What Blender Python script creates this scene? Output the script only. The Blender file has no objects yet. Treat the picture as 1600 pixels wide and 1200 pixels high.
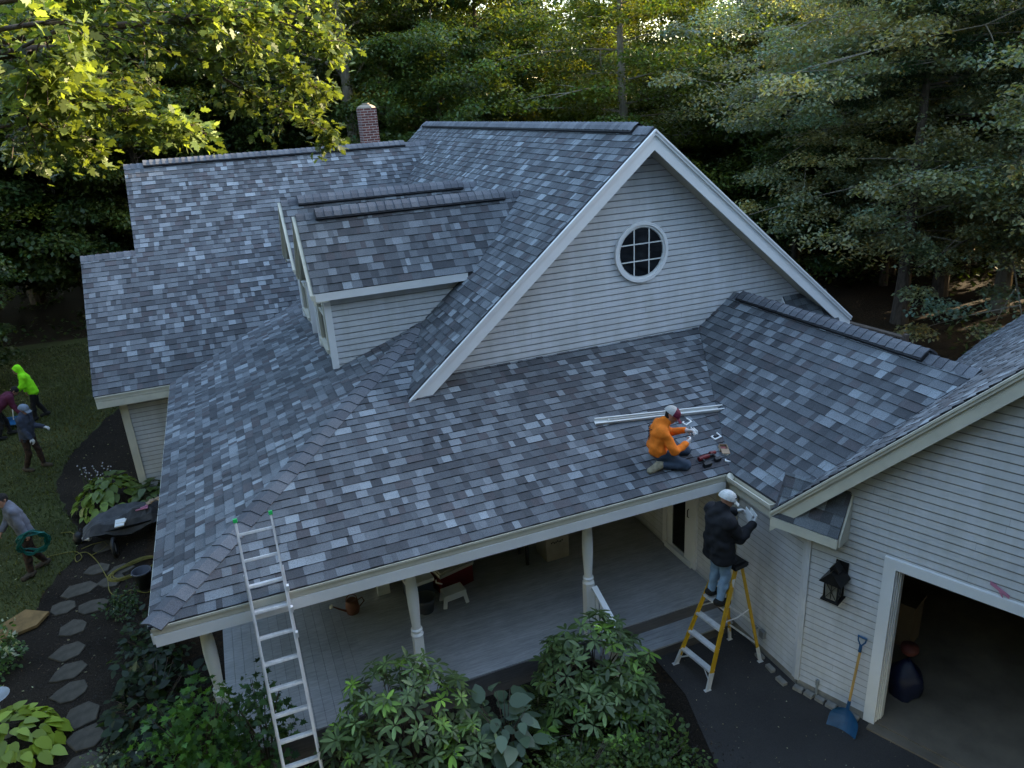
import bpy, math, random
import numpy as np
from mathutils import Vector, Matrix

# ------------------------------------------------------------------ scene, camera, world, sun
scene = bpy.context.scene
COL = scene.collection
R = math.radians
YAW, PITCH, ROLL, FPX = 0.359594968, 0.361680354, -0.0633827521, 1167.99
CAM = np.array([0.0, 0.0, 8.0])

def cam_axes():
    f = np.array([math.sin(YAW)*math.cos(PITCH), math.cos(YAW)*math.cos(PITCH), -math.sin(PITCH)])
    r = np.array([math.cos(YAW), -math.sin(YAW), 0.0]); u = np.cross(r, f)
    return r*math.cos(ROLL)+u*math.sin(ROLL), -r*math.sin(ROLL)+u*math.cos(ROLL), f
CR, CU, CF = cam_axes()

def ray(x, y):
    d = CF + CR*(x-800)/FPX - CU*(y-600)/FPX
    return d/np.linalg.norm(d)
def at_y(x, y, Y):
    d = ray(x, y); return CAM + d*(Y-CAM[1])/d[1]
def at_z(x, y, z):
    d = ray(x, y); return CAM + d*(z-CAM[2])/d[2]

cam_data = bpy.data.cameras.new('camera')
cam = bpy.data.objects.new('camera', cam_data); COL.objects.link(cam)
m = Matrix(((CR[0], CU[0], -CF[0], CAM[0]), (CR[1], CU[1], -CF[1], CAM[1]), (CR[2], CU[2], -CF[2], CAM[2]), (0, 0, 0, 1)))
cam.matrix_world = m
cam_data.sensor_width = 36; cam_data.lens = FPX/1600*36
cam_data.clip_start = 0.05; cam_data.clip_end = 600
scene.camera = cam

SUN_EL, SUN_AZ = R(12.0), R(6.0)      # azimuth measured from +X towards +Y
sun_dir = Vector((math.cos(SUN_EL)*math.cos(SUN_AZ), math.cos(SUN_EL)*math.sin(SUN_AZ), math.sin(SUN_EL)))
world = bpy.data.worlds.new("World"); scene.world = world; world.use_nodes = True
wn = world.node_tree.nodes; wl = world.node_tree.links; wn.clear()
sky = wn.new('ShaderNodeTexSky'); sky.sky_type = 'NISHITA'; sky.sun_disc = False
sky.sun_elevation = SUN_EL; sky.sun_rotation = R(90) - SUN_AZ
sky.air_density = 1.0; sky.dust_density = 1.0; sky.ozone_density = 1.2
bg = wn.new('ShaderNodeBackground'); bg.inputs['Strength'].default_value = 0.15
wo = wn.new('ShaderNodeOutputWorld')
wt = wn.new('ShaderNodeMix'); wt.data_type = 'RGBA'; wt.blend_type = 'MULTIPLY'; wt.inputs[0].default_value = 1; wt.inputs[7].default_value = (1.05, 1.0, .96, 1)
wl.new(sky.outputs[0], wt.inputs[6]); wl.new(wt.outputs[2], bg.inputs[0]); wl.new(bg.outputs[0], wo.inputs[0])
sd = bpy.data.lights.new('sun', 'SUN'); sd.energy = 3.0; sd.angle = R(0.5); sd.color = (1.0, 0.80, 0.50)
sun = bpy.data.objects.new('sun', sd); COL.objects.link(sun)
sun.rotation_euler = sun_dir.to_track_quat('Z', 'Y').to_euler()
scene.view_settings.view_transform = 'Standard'; scene.view_settings.look = 'None'
scene.view_settings.gamma = 1; scene.view_settings.exposure = 2.85
scene.render.engine = 'CYCLES'
scene.cycles.max_bounces = 6; scene.cycles.diffuse_bounces = 3; scene.cycles.transmission_bounces = 4
scene.cycles.transparent_max_bounces = 6

# ------------------------------------------------------------------ materials
def nodes(name):
    m = bpy.data.materials.new(name); m.use_nodes = True
    nt = m.node_tree; nt.nodes.clear()
    out = nt.nodes.new('ShaderNodeOutputMaterial'); b = nt.nodes.new('ShaderNodeBsdfPrincipled')
    nt.links.new(b.outputs[0], out.inputs[0])
    return m, nt, b, out
def coords(nt, scale=1.0, obj=True):
    tc = nt.nodes.new('ShaderNodeTexCoord'); mp = nt.nodes.new('ShaderNodeMapping')
    s = scale if isinstance(scale, tuple) else (scale,)*3
    mp.inputs['Scale'].default_value = s
    nt.links.new(tc.outputs['Object'], mp.inputs[0]); return mp.outputs[0]
def noise(nt, vec, sc, det=4, rough=.55):
    n = nt.nodes.new('ShaderNodeTexNoise'); n.inputs['Scale'].default_value = sc
    n.inputs['Detail'].default_value = det; n.inputs['Roughness'].default_value = rough
    nt.links.new(vec, n.inputs['Vector']); return n.outputs['Fac']
def ramp(nt, fac, stops):
    r = nt.nodes.new('ShaderNodeValToRGB'); e = r.color_ramp.elements
    while len(e) < len(stops): e.new(0.5)
    for k, (p, c) in enumerate(stops):
        e[k].position = p; e[k].color = (c[0], c[1], c[2], 1) if isinstance(c, tuple) else (c, c, c, 1)
    nt.links.new(fac, r.inputs[0]); return r.outputs[0]
def mul(nt, a, b, mode='MULTIPLY', fac=1.0):
    x = nt.nodes.new('ShaderNodeMix'); x.data_type = 'RGBA'; x.blend_type = mode
    x.inputs[0].default_value = fac
    nt.links.new(a, x.inputs[6]); nt.links.new(b, x.inputs[7]); return x.outputs[2]
def bump(nt, b, h, strength=.3, dist=.01):
    n = nt.nodes.new('ShaderNodeBump'); n.inputs['Strength'].default_value = strength; n.inputs['Distance'].default_value = dist
    nt.links.new(h, n.inputs['Height']); nt.links.new(n.outputs[0], b.inputs['Normal'])

def plain(name, col, rough=.6, metal=0.0, var=.12, vs=6.0, spec=.4, bmp=0.0, bs=60.0, stretch=(1, 1, 1)):
    m, nt, b, o = nodes(name)
    v = coords(nt, stretch)
    n = noise(nt, v, vs, 5, .6)
    lo = tuple(c*(1-var) for c in col); hi = tuple(min(1, c*(1+var)) for c in col)
    nt.links.new(ramp(nt, n, [(.3, lo), (.7, hi)]), b.inputs['Base Color'])
    b.inputs['Roughness'].default_value = rough; b.inputs['Metallic'].default_value = metal
    b.inputs['Specular IOR Level'].default_value = spec
    if bmp: bump(nt, b, noise(nt, v, bs, 3), bmp, .01)
    return m

def shingle_mat(name):
    m, nt, b, o = nodes(name)
    a = nt.nodes.new('ShaderNodeAttribute'); a.attribute_name = 'col'
    v = coords(nt)
    gran = ramp(nt, noise(nt, v, 95.0, 3, .8), [(.28, .5), (.72, 1.5)])
    pat = ramp(nt, noise(nt, v, .9, 4, .6), [(.3, .86), (.7, 1.12)])
    c = mul(nt, mul(nt, a.outputs['Color'], gran), pat)
    nt.links.new(c, b.inputs['Base Color'])
    b.inputs['Roughness'].default_value = .88; b.inputs['Specular IOR Level'].default_value = .35
    bump(nt, b, noise(nt, v, 160.0, 2), .35, .004)
    return m

def leaf_mat(name, trans=.35, rough=.45, spec=.4):
    m, nt, b, o = nodes(name)
    a = nt.nodes.new('ShaderNodeAttribute'); a.attribute_name = 'col'
    nt.links.new(a.outputs['Color'], b.inputs['Base Color'])
    b.inputs['Roughness'].default_value = rough; b.inputs['Specular IOR Level'].default_value = spec
    t = nt.nodes.new('ShaderNodeBsdfTranslucent')
    g = nt.nodes.new('ShaderNodeMix'); g.data_type = 'RGBA'; g.blend_type = 'MULTIPLY'; g.inputs[0].default_value = 1
    nt.links.new(a.outputs['Color'], g.inputs[6]); g.inputs[7].default_value = (2.2, 2.0, .7, 1)
    nt.links.new(g.outputs[2], t.inputs[0])
    mx = nt.nodes.new('ShaderNodeMixShader'); mx.inputs[0].default_value = trans
    nt.links.new(b.outputs[0], mx.inputs[1]); nt.links.new(t.outputs[0], mx.inputs[2]); nt.links.new(mx.outputs[0], o.inputs[0])
    return m

def brick_mat():
    m, nt, b, o = nodes('chimney_brick')
    tc = nt.nodes.new('ShaderNodeTexCoord'); sp = nt.nodes.new('ShaderNodeSeparateXYZ'); nt.links.new(tc.outputs['Object'], sp.inputs[0])
    ad = nt.nodes.new('ShaderNodeMath'); ad.operation = 'ADD'; nt.links.new(sp.outputs[0], ad.inputs[0]); nt.links.new(sp.outputs[1], ad.inputs[1])
    cb = nt.nodes.new('ShaderNodeCombineXYZ'); nt.links.new(ad.outputs[0], cb.inputs[0]); nt.links.new(sp.outputs[2], cb.inputs[1])
    br = nt.nodes.new('ShaderNodeTexBrick'); nt.links.new(cb.outputs[0], br.inputs['Vector'])
    br.inputs['Color1'].default_value = (.16, .045, .035, 1); br.inputs['Color2'].default_value = (.09, .03, .028, 1)
    br.inputs['Mortar'].default_value = (.34, .29, .27, 1); br.inputs['Scale'].default_value = 1
    br.inputs['Brick Width'].default_value = .2; br.inputs['Row Height'].default_value = .068; br.inputs['Mortar Size'].default_value = .009
    nt.links.new(mul(nt, br.outputs['Color'], ramp(nt, noise(nt, tc.outputs['Object'], 14), [(.3, .7), (.7, 1.2)])), b.inputs['Base Color'])
    b.inputs['Roughness'].default_value = .9
    bump(nt, b, br.outputs['Fac'], -.5, .01)
    return m

def asphalt_mat():
    m, nt, b, o = nodes('asphalt')
    v = coords(nt)
    c1 = ramp(nt, noise(nt, v, 120, 3, .8), [(.3, (.016, .014, .013)), (.7, (.062, .054, .049))])
    c2 = ramp(nt, noise(nt, v, .8, 5, .6), [(.3, .75), (.7, 1.3)])
    nt.links.new(mul(nt, c1, c2), b.inputs['Base Color']); b.inputs['Roughness'].default_value = .85
    bump(nt, b, noise(nt, v, 140, 3), .5, .006)
    return m
def ground_mat(name, a, b2, c, s=1.2, fine=30):
    m, nt, b, o = nodes(name)
    v = coords(nt)
    c1 = ramp(nt, noise(nt, v, fine, 5, .75), [(.3, a), (.5, b2), (.72, c)])
    c2 = ramp(nt, noise(nt, v, s, 5, .6), [(.3, .6), (.7, 1.4)])
    nt.links.new(mul(nt, c1, c2), b.inputs['Base Color']); b.inputs['Roughness'].default_value = .95
    b.inputs['Specular IOR Level'].default_value = .15
    bump(nt, b, noise(nt, v, fine, 4), .8, .03)
    return m
def attr_mat(name, rough=.6, spec=.3, metal=0):
    m, nt, b, o = nodes(name)
    a = nt.nodes.new('ShaderNodeAttribute'); a.attribute_name = 'col'
    v = coords(nt)
    nt.links.new(mul(nt, a.outputs['Color'], ramp(nt, noise(nt, v, 25, 4), [(.3, .85), (.7, 1.15)])), b.inputs['Base Color'])
    b.inputs['Roughness'].default_value = rough; b.inputs['Specular IOR Level'].default_value = spec; b.inputs['Metallic'].default_value = metal
    return m
def siding_mat(name, col):
    m, nt, b, o = nodes(name)
    v = coords(nt, (1, 1, 1)); v2 = coords(nt, (1.2, 1.2, .25))
    c = ramp(nt, noise(nt, v, 2.2, 5, .6), [(.3, tuple(x*.9 for x in col)), (.7, tuple(x*1.05 for x in col))])
    at_ = nt.nodes.new('ShaderNodeAttribute'); at_.attribute_name = 'col'; c = mul(nt, c, at_.outputs['Color'])
    c = mul(nt, c, ramp(nt, noise(nt, v2, 3.5, 5, .65), [(.35, (.9, .9, .86)), (.65, (1.04, 1.04, 1.04))]))
    nt.links.new(c, b.inputs['Base Color']); b.inputs['Roughness'].default_value = .55
    bump(nt, b, noise(nt, coords(nt, (3, 3, 90)), 8, 3), .12, .003)
    return m
def deck_mat():
    m, nt, b, o = nodes('painted_deck_boards')
    a = nt.nodes.new('ShaderNodeAttribute'); a.attribute_name = 'col'
    v = coords(nt, (1.5, 14, 14)); v1 = coords(nt)
    c = mul(nt, a.outputs['Color'], ramp(nt, noise(nt, v, 3.0, 6, .7), [(.3, .72), (.7, 1.2)]))
    c = mul(nt, c, ramp(nt, noise(nt, v1, 1.1, 5, .6), [(.3, .8), (.7, 1.15)]))
    nt.links.new(c, b.inputs['Base Color']); b.inputs['Roughness'].default_value = .6
    return m

M = dict(
    shingle=shingle_mat('asphalt_shingle'), siding=siding_mat('vinyl_siding', (.64, .64, .66)),
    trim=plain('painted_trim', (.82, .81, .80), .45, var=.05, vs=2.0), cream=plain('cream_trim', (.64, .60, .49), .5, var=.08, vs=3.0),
    gutter=plain('gutter_aluminium', (.78, .77, .74), .35, var=.05),
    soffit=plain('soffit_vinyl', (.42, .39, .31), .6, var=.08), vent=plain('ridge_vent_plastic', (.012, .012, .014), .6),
    deck=deck_mat(), brick=brick_mat(), mortar=plain('mortar_cap', (.28, .23, .18), .9, var=.25, vs=9),
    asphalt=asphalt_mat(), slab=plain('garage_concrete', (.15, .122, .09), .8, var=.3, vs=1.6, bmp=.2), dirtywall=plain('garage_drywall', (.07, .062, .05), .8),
    concrete=plain('concrete', (.26, .24, .21), .9, var=.3, vs=5, bmp=.4),
    black=plain('black_plastic', (.012, .012, .013), .5), iron=plain('black_iron', (.018, .016, .015), .5, metal=.3, var=.4),
    alu=plain('brushed_aluminium', (.80, .79, .79), .42, metal=.25, var=.18, vs=12, stretch=(1, 1, .2)),
    yellow=plain('yellow_fibreglass', (.62, .36, .015), .45, var=.15, vs=9), blue=plain('blue_plastic', (.012, .07, .16), .4, var=.2),
    wood=plain('ash_handle', (.50, .30, .09), .5, var=.2, vs=12, stretch=(1, 1, .2)), darkwood=plain('weathered_wood', (.10, .075, .06), .8, var=.3, stretch=(1, 1, .2)),
    white=plain('white_plastic', (.78, .78, .76), .4, var=.05), red=plain('red_plastic', (.16, .014, .012), .4),
    card=plain('cardboard', (.42, .29, .19), .85, var=.15), green=plain('green_rubber', (.0, .10, .085), .45, var=.25), neon=plain('green_rubber_cap', (.02, .45, .10), .5),
    cord=plain('yellow_cord', (.20, .17, .03), .6), terracotta=plain('terracotta_plastic', (.20, .08, .05), .6),
    greyp=plain('grey_plastic', (.10, .105, .12), .55), tarp=plain('grey_tarp', (.06, .06, .063), .7, var=.35, vs=7, bmp=.5, bs=9),
    stone=plain('path_stone', (.078, .066, .05), .9, var=.35, vs=7, bmp=.6, bs=30), ochre=plain('ochre_stone', (.20, .12, .045), .9, var=.35, vs=6, bmp=.5),
    leaf=leaf_mat('leaf'), oak=leaf_mat('oak_leaf', .4, .5, .3), waxy=leaf_mat('waxy_leaf', .15, .38, .35),
    bark=plain('bark', (.085, .065, .05), .95, var=.5, vs=9, bmp=.9, bs=18, stretch=(1, 1, .25)),
    palebark=plain('pale_bark', (.21, .18, .14), .9, var=.4, vs=6, bmp=.6, bs=14, stretch=(1, 1, .4)),
    skin=plain('skin', (.42, .22, .15), .55, var=.1), paint=attr_mat('coloured_surface'), pink=plain('pink_tape', (.55, .22, .32), .6),
    mirror=plain('tinted_mirror', (.3, .3, .3), .1, metal=1.0),
)
g_, gnt, gb, go = nodes('dark_window_glass')
gb.inputs['Base Color'].default_value = (.006, .007, .008, 1); gb.inputs['Roughness'].default_value = .06; gb.inputs['Specular IOR Level'].default_value = .5
M['glass'] = g_
g2, gnt, gb, go = nodes('lantern_glass')
gb.inputs['Base Color'].default_value = (.22, .2, .16, 1); gb.inputs['Roughness'].default_value = .25
M['lglass'] = g2

# ------------------------------------------------------------------ mesh helpers
def A(*q): return np.array(q, float)
def unit(v): v = np.asarray(v, float); return v/max(1e-9, np.linalg.norm(v))
class MB:
    def __init__(s): s.v = []; s.f = []; s.c = []; s.mi = []
    def poly(s, pts, col=(1, 1, 1), mi=0):
        n = len(s.v); s.v.extend([tuple(p) for p in pts]); s.f.append(tuple(range(n, n+len(pts)))); s.c.append(col); s.mi.append(mi)
    def mesh(s, vs, fs, col=(1, 1, 1), mi=0):
        n = len(s.v); s.v.extend([tuple(p) for p in vs])
        for f in fs: s.f.append(tuple(i+n for i in f)); s.c.append(col); s.mi.append(mi)
    def prism(s, p0, p1, a, b, col=(1, 1, 1), mi=0):
        p0, p1, a, b = map(lambda q: np.asarray(q, float), (p0, p1, a, b))
        vs = [p0, p0+a, p0+a+b, p0+b, p1, p1+a, p1+a+b, p1+b]
        s.mesh(vs, [(0, 3, 2, 1), (4, 5, 6, 7), (0, 1, 5, 4), (1, 2, 6, 5), (2, 3, 7, 6), (3, 0, 4, 7)], col, mi)
    def bar(s, p0, p1, w, h, col=(1, 1, 1), mi=0, side=None):
        p0 = np.asarray(p0, float); p1 = np.asarray(p1, float); d = unit(p1-p0)
        if side is None: side = np.cross(d, (0, 0, 1)) if abs(d[2]) < .95 else np.array([1., 0, 0])
        a = unit(np.asarray(side, float) - d*np.dot(side, d)); b = np.cross(d, a)
        s.prism(p0-a*w/2-b*h/2, p1-a*w/2-b*h/2, a*w, b*h, col, mi)
    def box(s, c, sz, rz=0, col=(1, 1, 1), mi=0):
        c = np.asarray(c, float); ca, sa = math.cos(rz), math.sin(rz)
        a = A(ca, sa, 0)*sz[0]; b = A(-sa, ca, 0)*sz[1]; h = A(0, 0, sz[2])
        p = c-a/2-b/2-h/2
        s.prism(p, p+h, a, b, col, mi)
    def tube(s, pts, rad, n=8, col=(1, 1, 1), mi=0, cap=True):
        pts = [np.asarray(p, float) for p in pts]; k = len(pts)
        if not hasattr(rad, '__len__'): rad = [rad]*k
        vs = []; up = A(.31, .17, .93); prev = None
        for i, p in enumerate(pts):
            d = unit(pts[min(i+1, k-1)]-pts[max(i-1, 0)])
            a = np.cross(d, up) if prev is None else prev - d*np.dot(prev, d)
            if np.linalg.norm(a) < 1e-4: a = np.cross(d, A(1, 0, 0))
            a = unit(a); prev = a; b = np.cross(d, a)
            for j in range(n):
                t = 2*math.pi*j/n; vs.append(p+(a*math.cos(t)+b*math.sin(t))*rad[i])
        fs = [(i*n+j, i*n+(j+1) % n, (i+1)*n+(j+1) % n, (i+1)*n+j) for i in range(k-1) for j in range(n)]
        if cap: fs += [tuple(range(n))[::-1], tuple((k-1)*n+j for j in range(n))]
        s.mesh(vs, fs, col, mi)
    def lathe(s, base, prof, n=20, col=(1, 1, 1), mi=0, axis=(0, 0, 1)):
        d = unit(axis); a = unit(np.cross(d, A(.9, .3, .1) if abs(d[2]) > .9 else A(0, 0, 1))); b = np.cross(d, a)
        base = np.asarray(base, float); vs = []
        for r, z in prof:
            for j in range(n):
                t = 2*math.pi*j/n; vs.append(base+d*z+(a*math.cos(t)+b*math.sin(t))*r)
        k = len(prof)
        fs = [(i*n+j, i*n+(j+1) % n, (i+1)*n+(j+1) % n, (i+1)*n+j) for i in range(k-1) for j in range(n)]
        fs += [tuple(range(n))[::-1], tuple((k-1)*n+j for j in range(n))]
        s.mesh(vs, fs, col, mi)
    def build(s, name, mats, parent=None, smooth=False, origin=None):
        me = bpy.data.meshes.new(name)
        o_ = A(0, 0, 0) if origin is None else np.asarray(origin, float)
        me.from_pydata([(v[0]-o_[0], v[1]-o_[1], v[2]-o_[2]) for v in s.v], [], s.f)
        if not isinstance(mats, (list, tuple)): mats = [mats]
        for mm in mats: me.materials.append(mm)
        n = len(me.polygons)
        if len(mats) > 1: me.polygons.foreach_set('material_index', s.mi)
        ca = me.color_attributes.new('col', 'FLOAT_COLOR', 'CORNER')
        cnt = [len(f) for f in s.f]
        cc = np.repeat(np.array([(c[0], c[1], c[2], 1.0) for c in s.c], np.float32), cnt, axis=0)
        ca.data.foreach_set('color', cc.ravel())
        if smooth: me.polygons.foreach_set('use_smooth', [True]*n)
        me.update()
        return link(name, me, parent, origin)
def link(name, me, parent=None, origin=None):
    o = bpy.data.objects.new(name, me); COL.objects.link(o)
    if parent is not None:
        o.parent = parent
        pl = Vector(parent.get('_w', (0, 0, 0)))
        o.location = (Vector(origin) if origin is not None else Vector((0, 0, 0))) - pl
        o['_w'] = tuple(origin) if origin is not None else (0, 0, 0)
    else:
        o.location = origin if origin is not None else (0, 0, 0)
        o['_w'] = tuple(o.location)
    return o
def thing(name, label, cat, loc=(0, 0, 0), group=None):
    o = bpy.data.objects.new(name, None); COL.objects.link(o); o.location = loc; o.empty_display_size = .2
    o['_w'] = tuple(float(q) for q in loc)
    o['label'] = label; o['category'] = cat
    if group: o['group'] = group
    return o
def tag(o, label, cat, group=None, kind=None):
    if label: o['label'] = label
    if cat: o['category'] = cat
    if group: o['group'] = group
    if kind: o['kind'] = kind
    return o
def struct(o): o['kind'] = 'structure'; return o
def np_mesh(name, V, F4, C4, mat, smooth=False):
    """fast mesh of quads (F4: n x 4 or n x k indices); C4 per-face colour"""
    me = bpy.data.meshes.new(name); nf, k = F4.shape
    me.vertices.add(len(V)); me.vertices.foreach_set('co', np.asarray(V, np.float32).ravel())
    me.loops.add(nf*k); me.loops.foreach_set('vertex_index', F4.astype(np.int32).ravel())
    me.polygons.add(nf); me.polygons.foreach_set('loop_start', np.arange(nf, dtype=np.int32)*k)
    if smooth: me.polygons.foreach_set('use_smooth', np.ones(nf, bool))
    me.materials.append(mat); me.update(calc_edges=True)
    if C4 is not None:
        ca = me.color_attributes.new('col', 'FLOAT_COLOR', 'CORNER')
        c = np.concatenate([C4, np.ones((nf, 1))], 1).astype(np.float32)
        ca.data.foreach_set('color', np.repeat(c, k, axis=0).ravel())
    return me

def clip(poly, clipper):
    """Sutherland-Hodgman, 2D; clipper convex counter-clockwise"""
    out = poly
    n = len(clipper)
    for i in range(n):
        ax, ay = clipper[i]; bx, by = clipper[(i+1) % n]
        inp = out; out = []
        if not inp: return out
        ex, ey = bx-ax, by-ay
        dist = [ex*(q[1]-ay)-ey*(q[0]-ax) for q in inp]
        for j in range(len(inp)):
            c, d = inp[j], inp[j-1]; dc, dd = dist[j], dist[j-1]
            if (dc >= 0) != (dd >= 0):
                t = dd/(dd-dc); out.append((d[0]+(c[0]-d[0])*t, d[1]+(c[1]-d[1])*t))
            if dc >= 0: out.append(c)
    return out
def ccw(poly):
    a = sum(poly[i-1][0]*poly[i][1]-poly[i][0]*poly[i-1][1] for i in range(len(poly)))
    return poly if a > 0 else poly[::-1]

TONES = [((.070, .073, .080), 20), ((.094, .100, .110), 26), ((.120, .129, .141), 28), ((.150, .162, .176), 20), ((.195, .212, .230), 12), ((.250, .275, .296), 6), ((.090, .085, .091), 12)]
TONE_L = [t for t, w in TONES for _ in range(w)]
def roof_surface(name, o, xd, ud, pieces, parent, seed, thick=.03):
    """pieces: convex polygons in world XYZ lying on the plane through o spanned by xd, ud"""
    rnd = random.Random(seed)
    o = np.asarray(o, float); xd = unit(xd); ud = unit(ud); nn = np.cross(xd, ud)
    if nn[2] < 0: nn = -nn
    mb = MB(); e = .142
    P2 = [ccw([(np.dot(np.asarray(q)-o, xd), np.dot(np.asarray(q)-o, ud)) for q in pc]) for pc in pieces]
    s0 = min(q[0] for p in P2 for q in p); s1 = max(q[0] for p in P2 for q in p)
    t0 = min(q[1] for p in P2 for q in p); t1 = max(q[1] for p in P2 for q in p)
    bb = [(min(q[0] for q in p), max(q[0] for q in p), min(q[1] for q in p), max(q[1] for q in p)) for p in P2]
    i0 = int(math.floor(t0/e)); i1 = int(math.ceil(t1/e))
    for i in range(i0, i1):
        s = s0 - rnd.random()*.4; ta = i*e; tb = ta+e+.012; tooth = rnd.random() < .5
        while s < s1:
            w = rnd.choice((.07, .09, .11, .13, .15, .17, .20, .24)); c = rnd.choice(TONE_L)
            k = rnd.uniform(.87, 1.14); c = tuple(x*k for x in c)
            tooth = not tooth if rnd.random() < .85 else tooth
            h = .017 if tooth else .010
            for p, b in zip(P2, bb):
                if s > b[1] or s+w < b[0] or ta > b[3] or tb < b[2]: continue
                r = clip([(s, ta), (s+w, ta), (s+w, tb), (s, tb)], p)
                if len(r) < 3: continue
                pts = [o+xd*q[0]+ud*q[1]+nn*(h*(1-(q[1]-ta)/(tb-ta))+.001) for q in r]
                mb.poly(pts, c)
                lo = [q for q in r if abs(q[1]-ta) < 1e-6]
                if len(lo) >= 2:
                    a_, b_ = min(lo), max(lo)
                    q0 = o+xd*a_[0]+ud*ta; q1 = o+xd*b_[0]+ud*ta
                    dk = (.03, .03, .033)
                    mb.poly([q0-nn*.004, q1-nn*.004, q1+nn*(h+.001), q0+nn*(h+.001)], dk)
            s += w
    for p in P2:
        top = [o+xd*q[0]+ud*q[1]-nn*.004 for q in p]; bot = [q-A(0, 0, thick) for q in top]
        k = len(top); mb.mesh(top+bot, [tuple(range(k)), tuple(range(2*k-1, k-1, -1))]+[(j, j+k, (j+1) % k+k, (j+1) % k) for j in range(k)], (.05, .05, .055))
    return mb.build(name, M['shingle'], parent)

def cap_row(mb, p0, p1, nA, nB, w=.15, e=.15, lift=.0, seed=1, arch=0.0):
    """overlapping cap shingles bent over a hip or ridge running from p0 (low) to p1 (high)"""
    rnd = random.Random(seed); p0 = np.asarray(p0, float); p1 = np.asarray(p1, float)
    L = np.linalg.norm(p1-p0); d = (p1-p0)/L; n = int(L/e)
    a = unit(np.cross(nA, d)); a = a if np.dot(a, nB) < 0 else -a
    b = unit(np.cross(nB, d)); b = b if np.dot(b, nA) < 0 else -b
    up = unit(unit(nA)+unit(nB))
    for i in range(n+1):
        s0 = i*e; s1 = min(L, s0+e*1.25); c = rnd.choice(((.12, .125, .14), (.135, .14, .155), (.105, .108, .122), (.15, .155, .17)))
        k = rnd.uniform(.93, 1.07); c = tuple(x*k for x in c)
        h0 = .022+lift; h1 = .006+lift; sk = rnd.uniform(-.006, .006)
        q = []
        for s, h in ((s0, h0), (s1, h1)):
            o = p0+d*(s+sk)
            q.append([o+a*w+unit(nA)*(h), o+a*w*.3+unit(nA)*(h+.006)+up*.004, o+up*(h+.012), o+b*w*.3+unit(nB)*(h+.006)+up*.004, o+b*w+unit(nB)*h])
        for j in range(4): mb.poly([q[0][j], q[0][j+1], q[1][j+1], q[1][j]], c)
        for j in range(4): mb.poly([q[0][j], q[0][j+1], q[0][j+1]-up*.026, q[0][j]-up*.026], tuple(x*.75 for x in c))
        mb.poly([q[0][0], q[1][0], q[1][0]-unit(nA)*.02, q[0][0]-unit(nA)*.02], c); mb.poly([q[0][4], q[1][4], q[1][4]-unit(nB)*.02, q[0][4]-unit(nB)*.02], c)
def caps(name, parent, p0, p1, nA, nB, seed=1, w=.15, e=.15, vent=None, lift=0):
    mb = MB(); cap_row(mb, p0, p1, nA, nB, w, e, lift, seed)
    o = mb.build(name, M['shingle'], parent)
    if vent:
        a_, b_ = vent; p0 = np.asarray(p0, float); p1 = np.asarray(p1, float); d = unit(p1-p0); L = np.linalg.norm(p1-p0)
        q0 = p0+d*a_; q1 = p0+d*(L-b_)
        v = MB()
        for n_, o_n in ((nA, nB), (nB, nA)):
            side = unit(np.cross(n_, d)); side = side if np.dot(side, o_n) < 0 else -side
            v.prism(q0+unit(n_)*.012, q1+unit(n_)*.012, side*.152, unit(n_)*.052)
        v.build('ridge_vent', M['vent'], o)
        v = MB(); cap_row(v, q0, q1, nA, nB, .128, e, .062, seed+5); v.build('ridge_cap', M['shingle'], o)
    return o

srnd = random.Random(404)
def siding(name, o, xd, nrm, pieces, parent, e=.104, mat=None, off=0.0, zoff=0.0):
    """lap siding: pieces are convex polygons (s, z) on the vertical plane through o"""
    o = np.asarray(o, float).copy(); o[2] = 0; xd = unit(xd); nrm = unit(nrm); mb = MB()
    up = A(0, 0, 1)
    for p in pieces:
        p = ccw(list(p)); z0 = min(q[1] for q in p); z1 = max(q[1] for q in p); s0 = min(q[0] for q in p); s1 = max(q[0] for q in p)
        for i in range(int(math.floor((z0-zoff)/e)), int(math.ceil((z1-zoff)/e))):
            za = zoff+i*e; zb = za+e
            f = lambda z: .017-.013*((z-za)/e)
            js = [s0-1]; q_ = s0+srnd.uniform(.3, 3.6)
            while q_ < s1: js.append(q_); q_ += 3.66 if srnd.random() < .7 else srnd.uniform(1, 3)
            js.append(s1+1)
            for sa, sb in zip(js[:-1], js[1:]):
                tn = srnd.uniform(.965, 1.0); wv = srnd.uniform(-.0015, .0015)
                for zc, zd, cc_ in ((za, zb-.018, (tn, tn, tn)), (zb-.018, zb, (.46, .45, .44))):   # board face, then a strip with the next lip's shadow painted into its colour
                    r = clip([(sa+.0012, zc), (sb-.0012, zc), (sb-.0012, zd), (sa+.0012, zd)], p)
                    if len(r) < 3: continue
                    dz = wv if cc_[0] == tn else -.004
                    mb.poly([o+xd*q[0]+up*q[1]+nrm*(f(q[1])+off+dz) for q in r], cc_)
                    lo = [q for q in r if abs(q[1]-za) < 1e-6]
                    if len(lo) >= 2:
                        a_, b_ = min(lo), max(lo)
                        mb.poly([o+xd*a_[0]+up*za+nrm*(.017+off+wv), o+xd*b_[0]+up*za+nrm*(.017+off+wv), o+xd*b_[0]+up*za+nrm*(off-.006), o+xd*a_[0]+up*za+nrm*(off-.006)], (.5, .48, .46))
        k = len(p); fr = [o+xd*q[0]+up*q[1]+nrm*(off-.005) for q in p]; bk = [q-nrm*.12 for q in fr]
        mb.mesh(fr+bk, [tuple(range(k)), tuple(range(2*k-1, k-1, -1))]+[(j, j+k, (j+1) % k+k, (j+1) % k) for j in range(k)], (.5, .48, .46))
    return mb.build(name, mat or M['siding'], parent)
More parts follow.
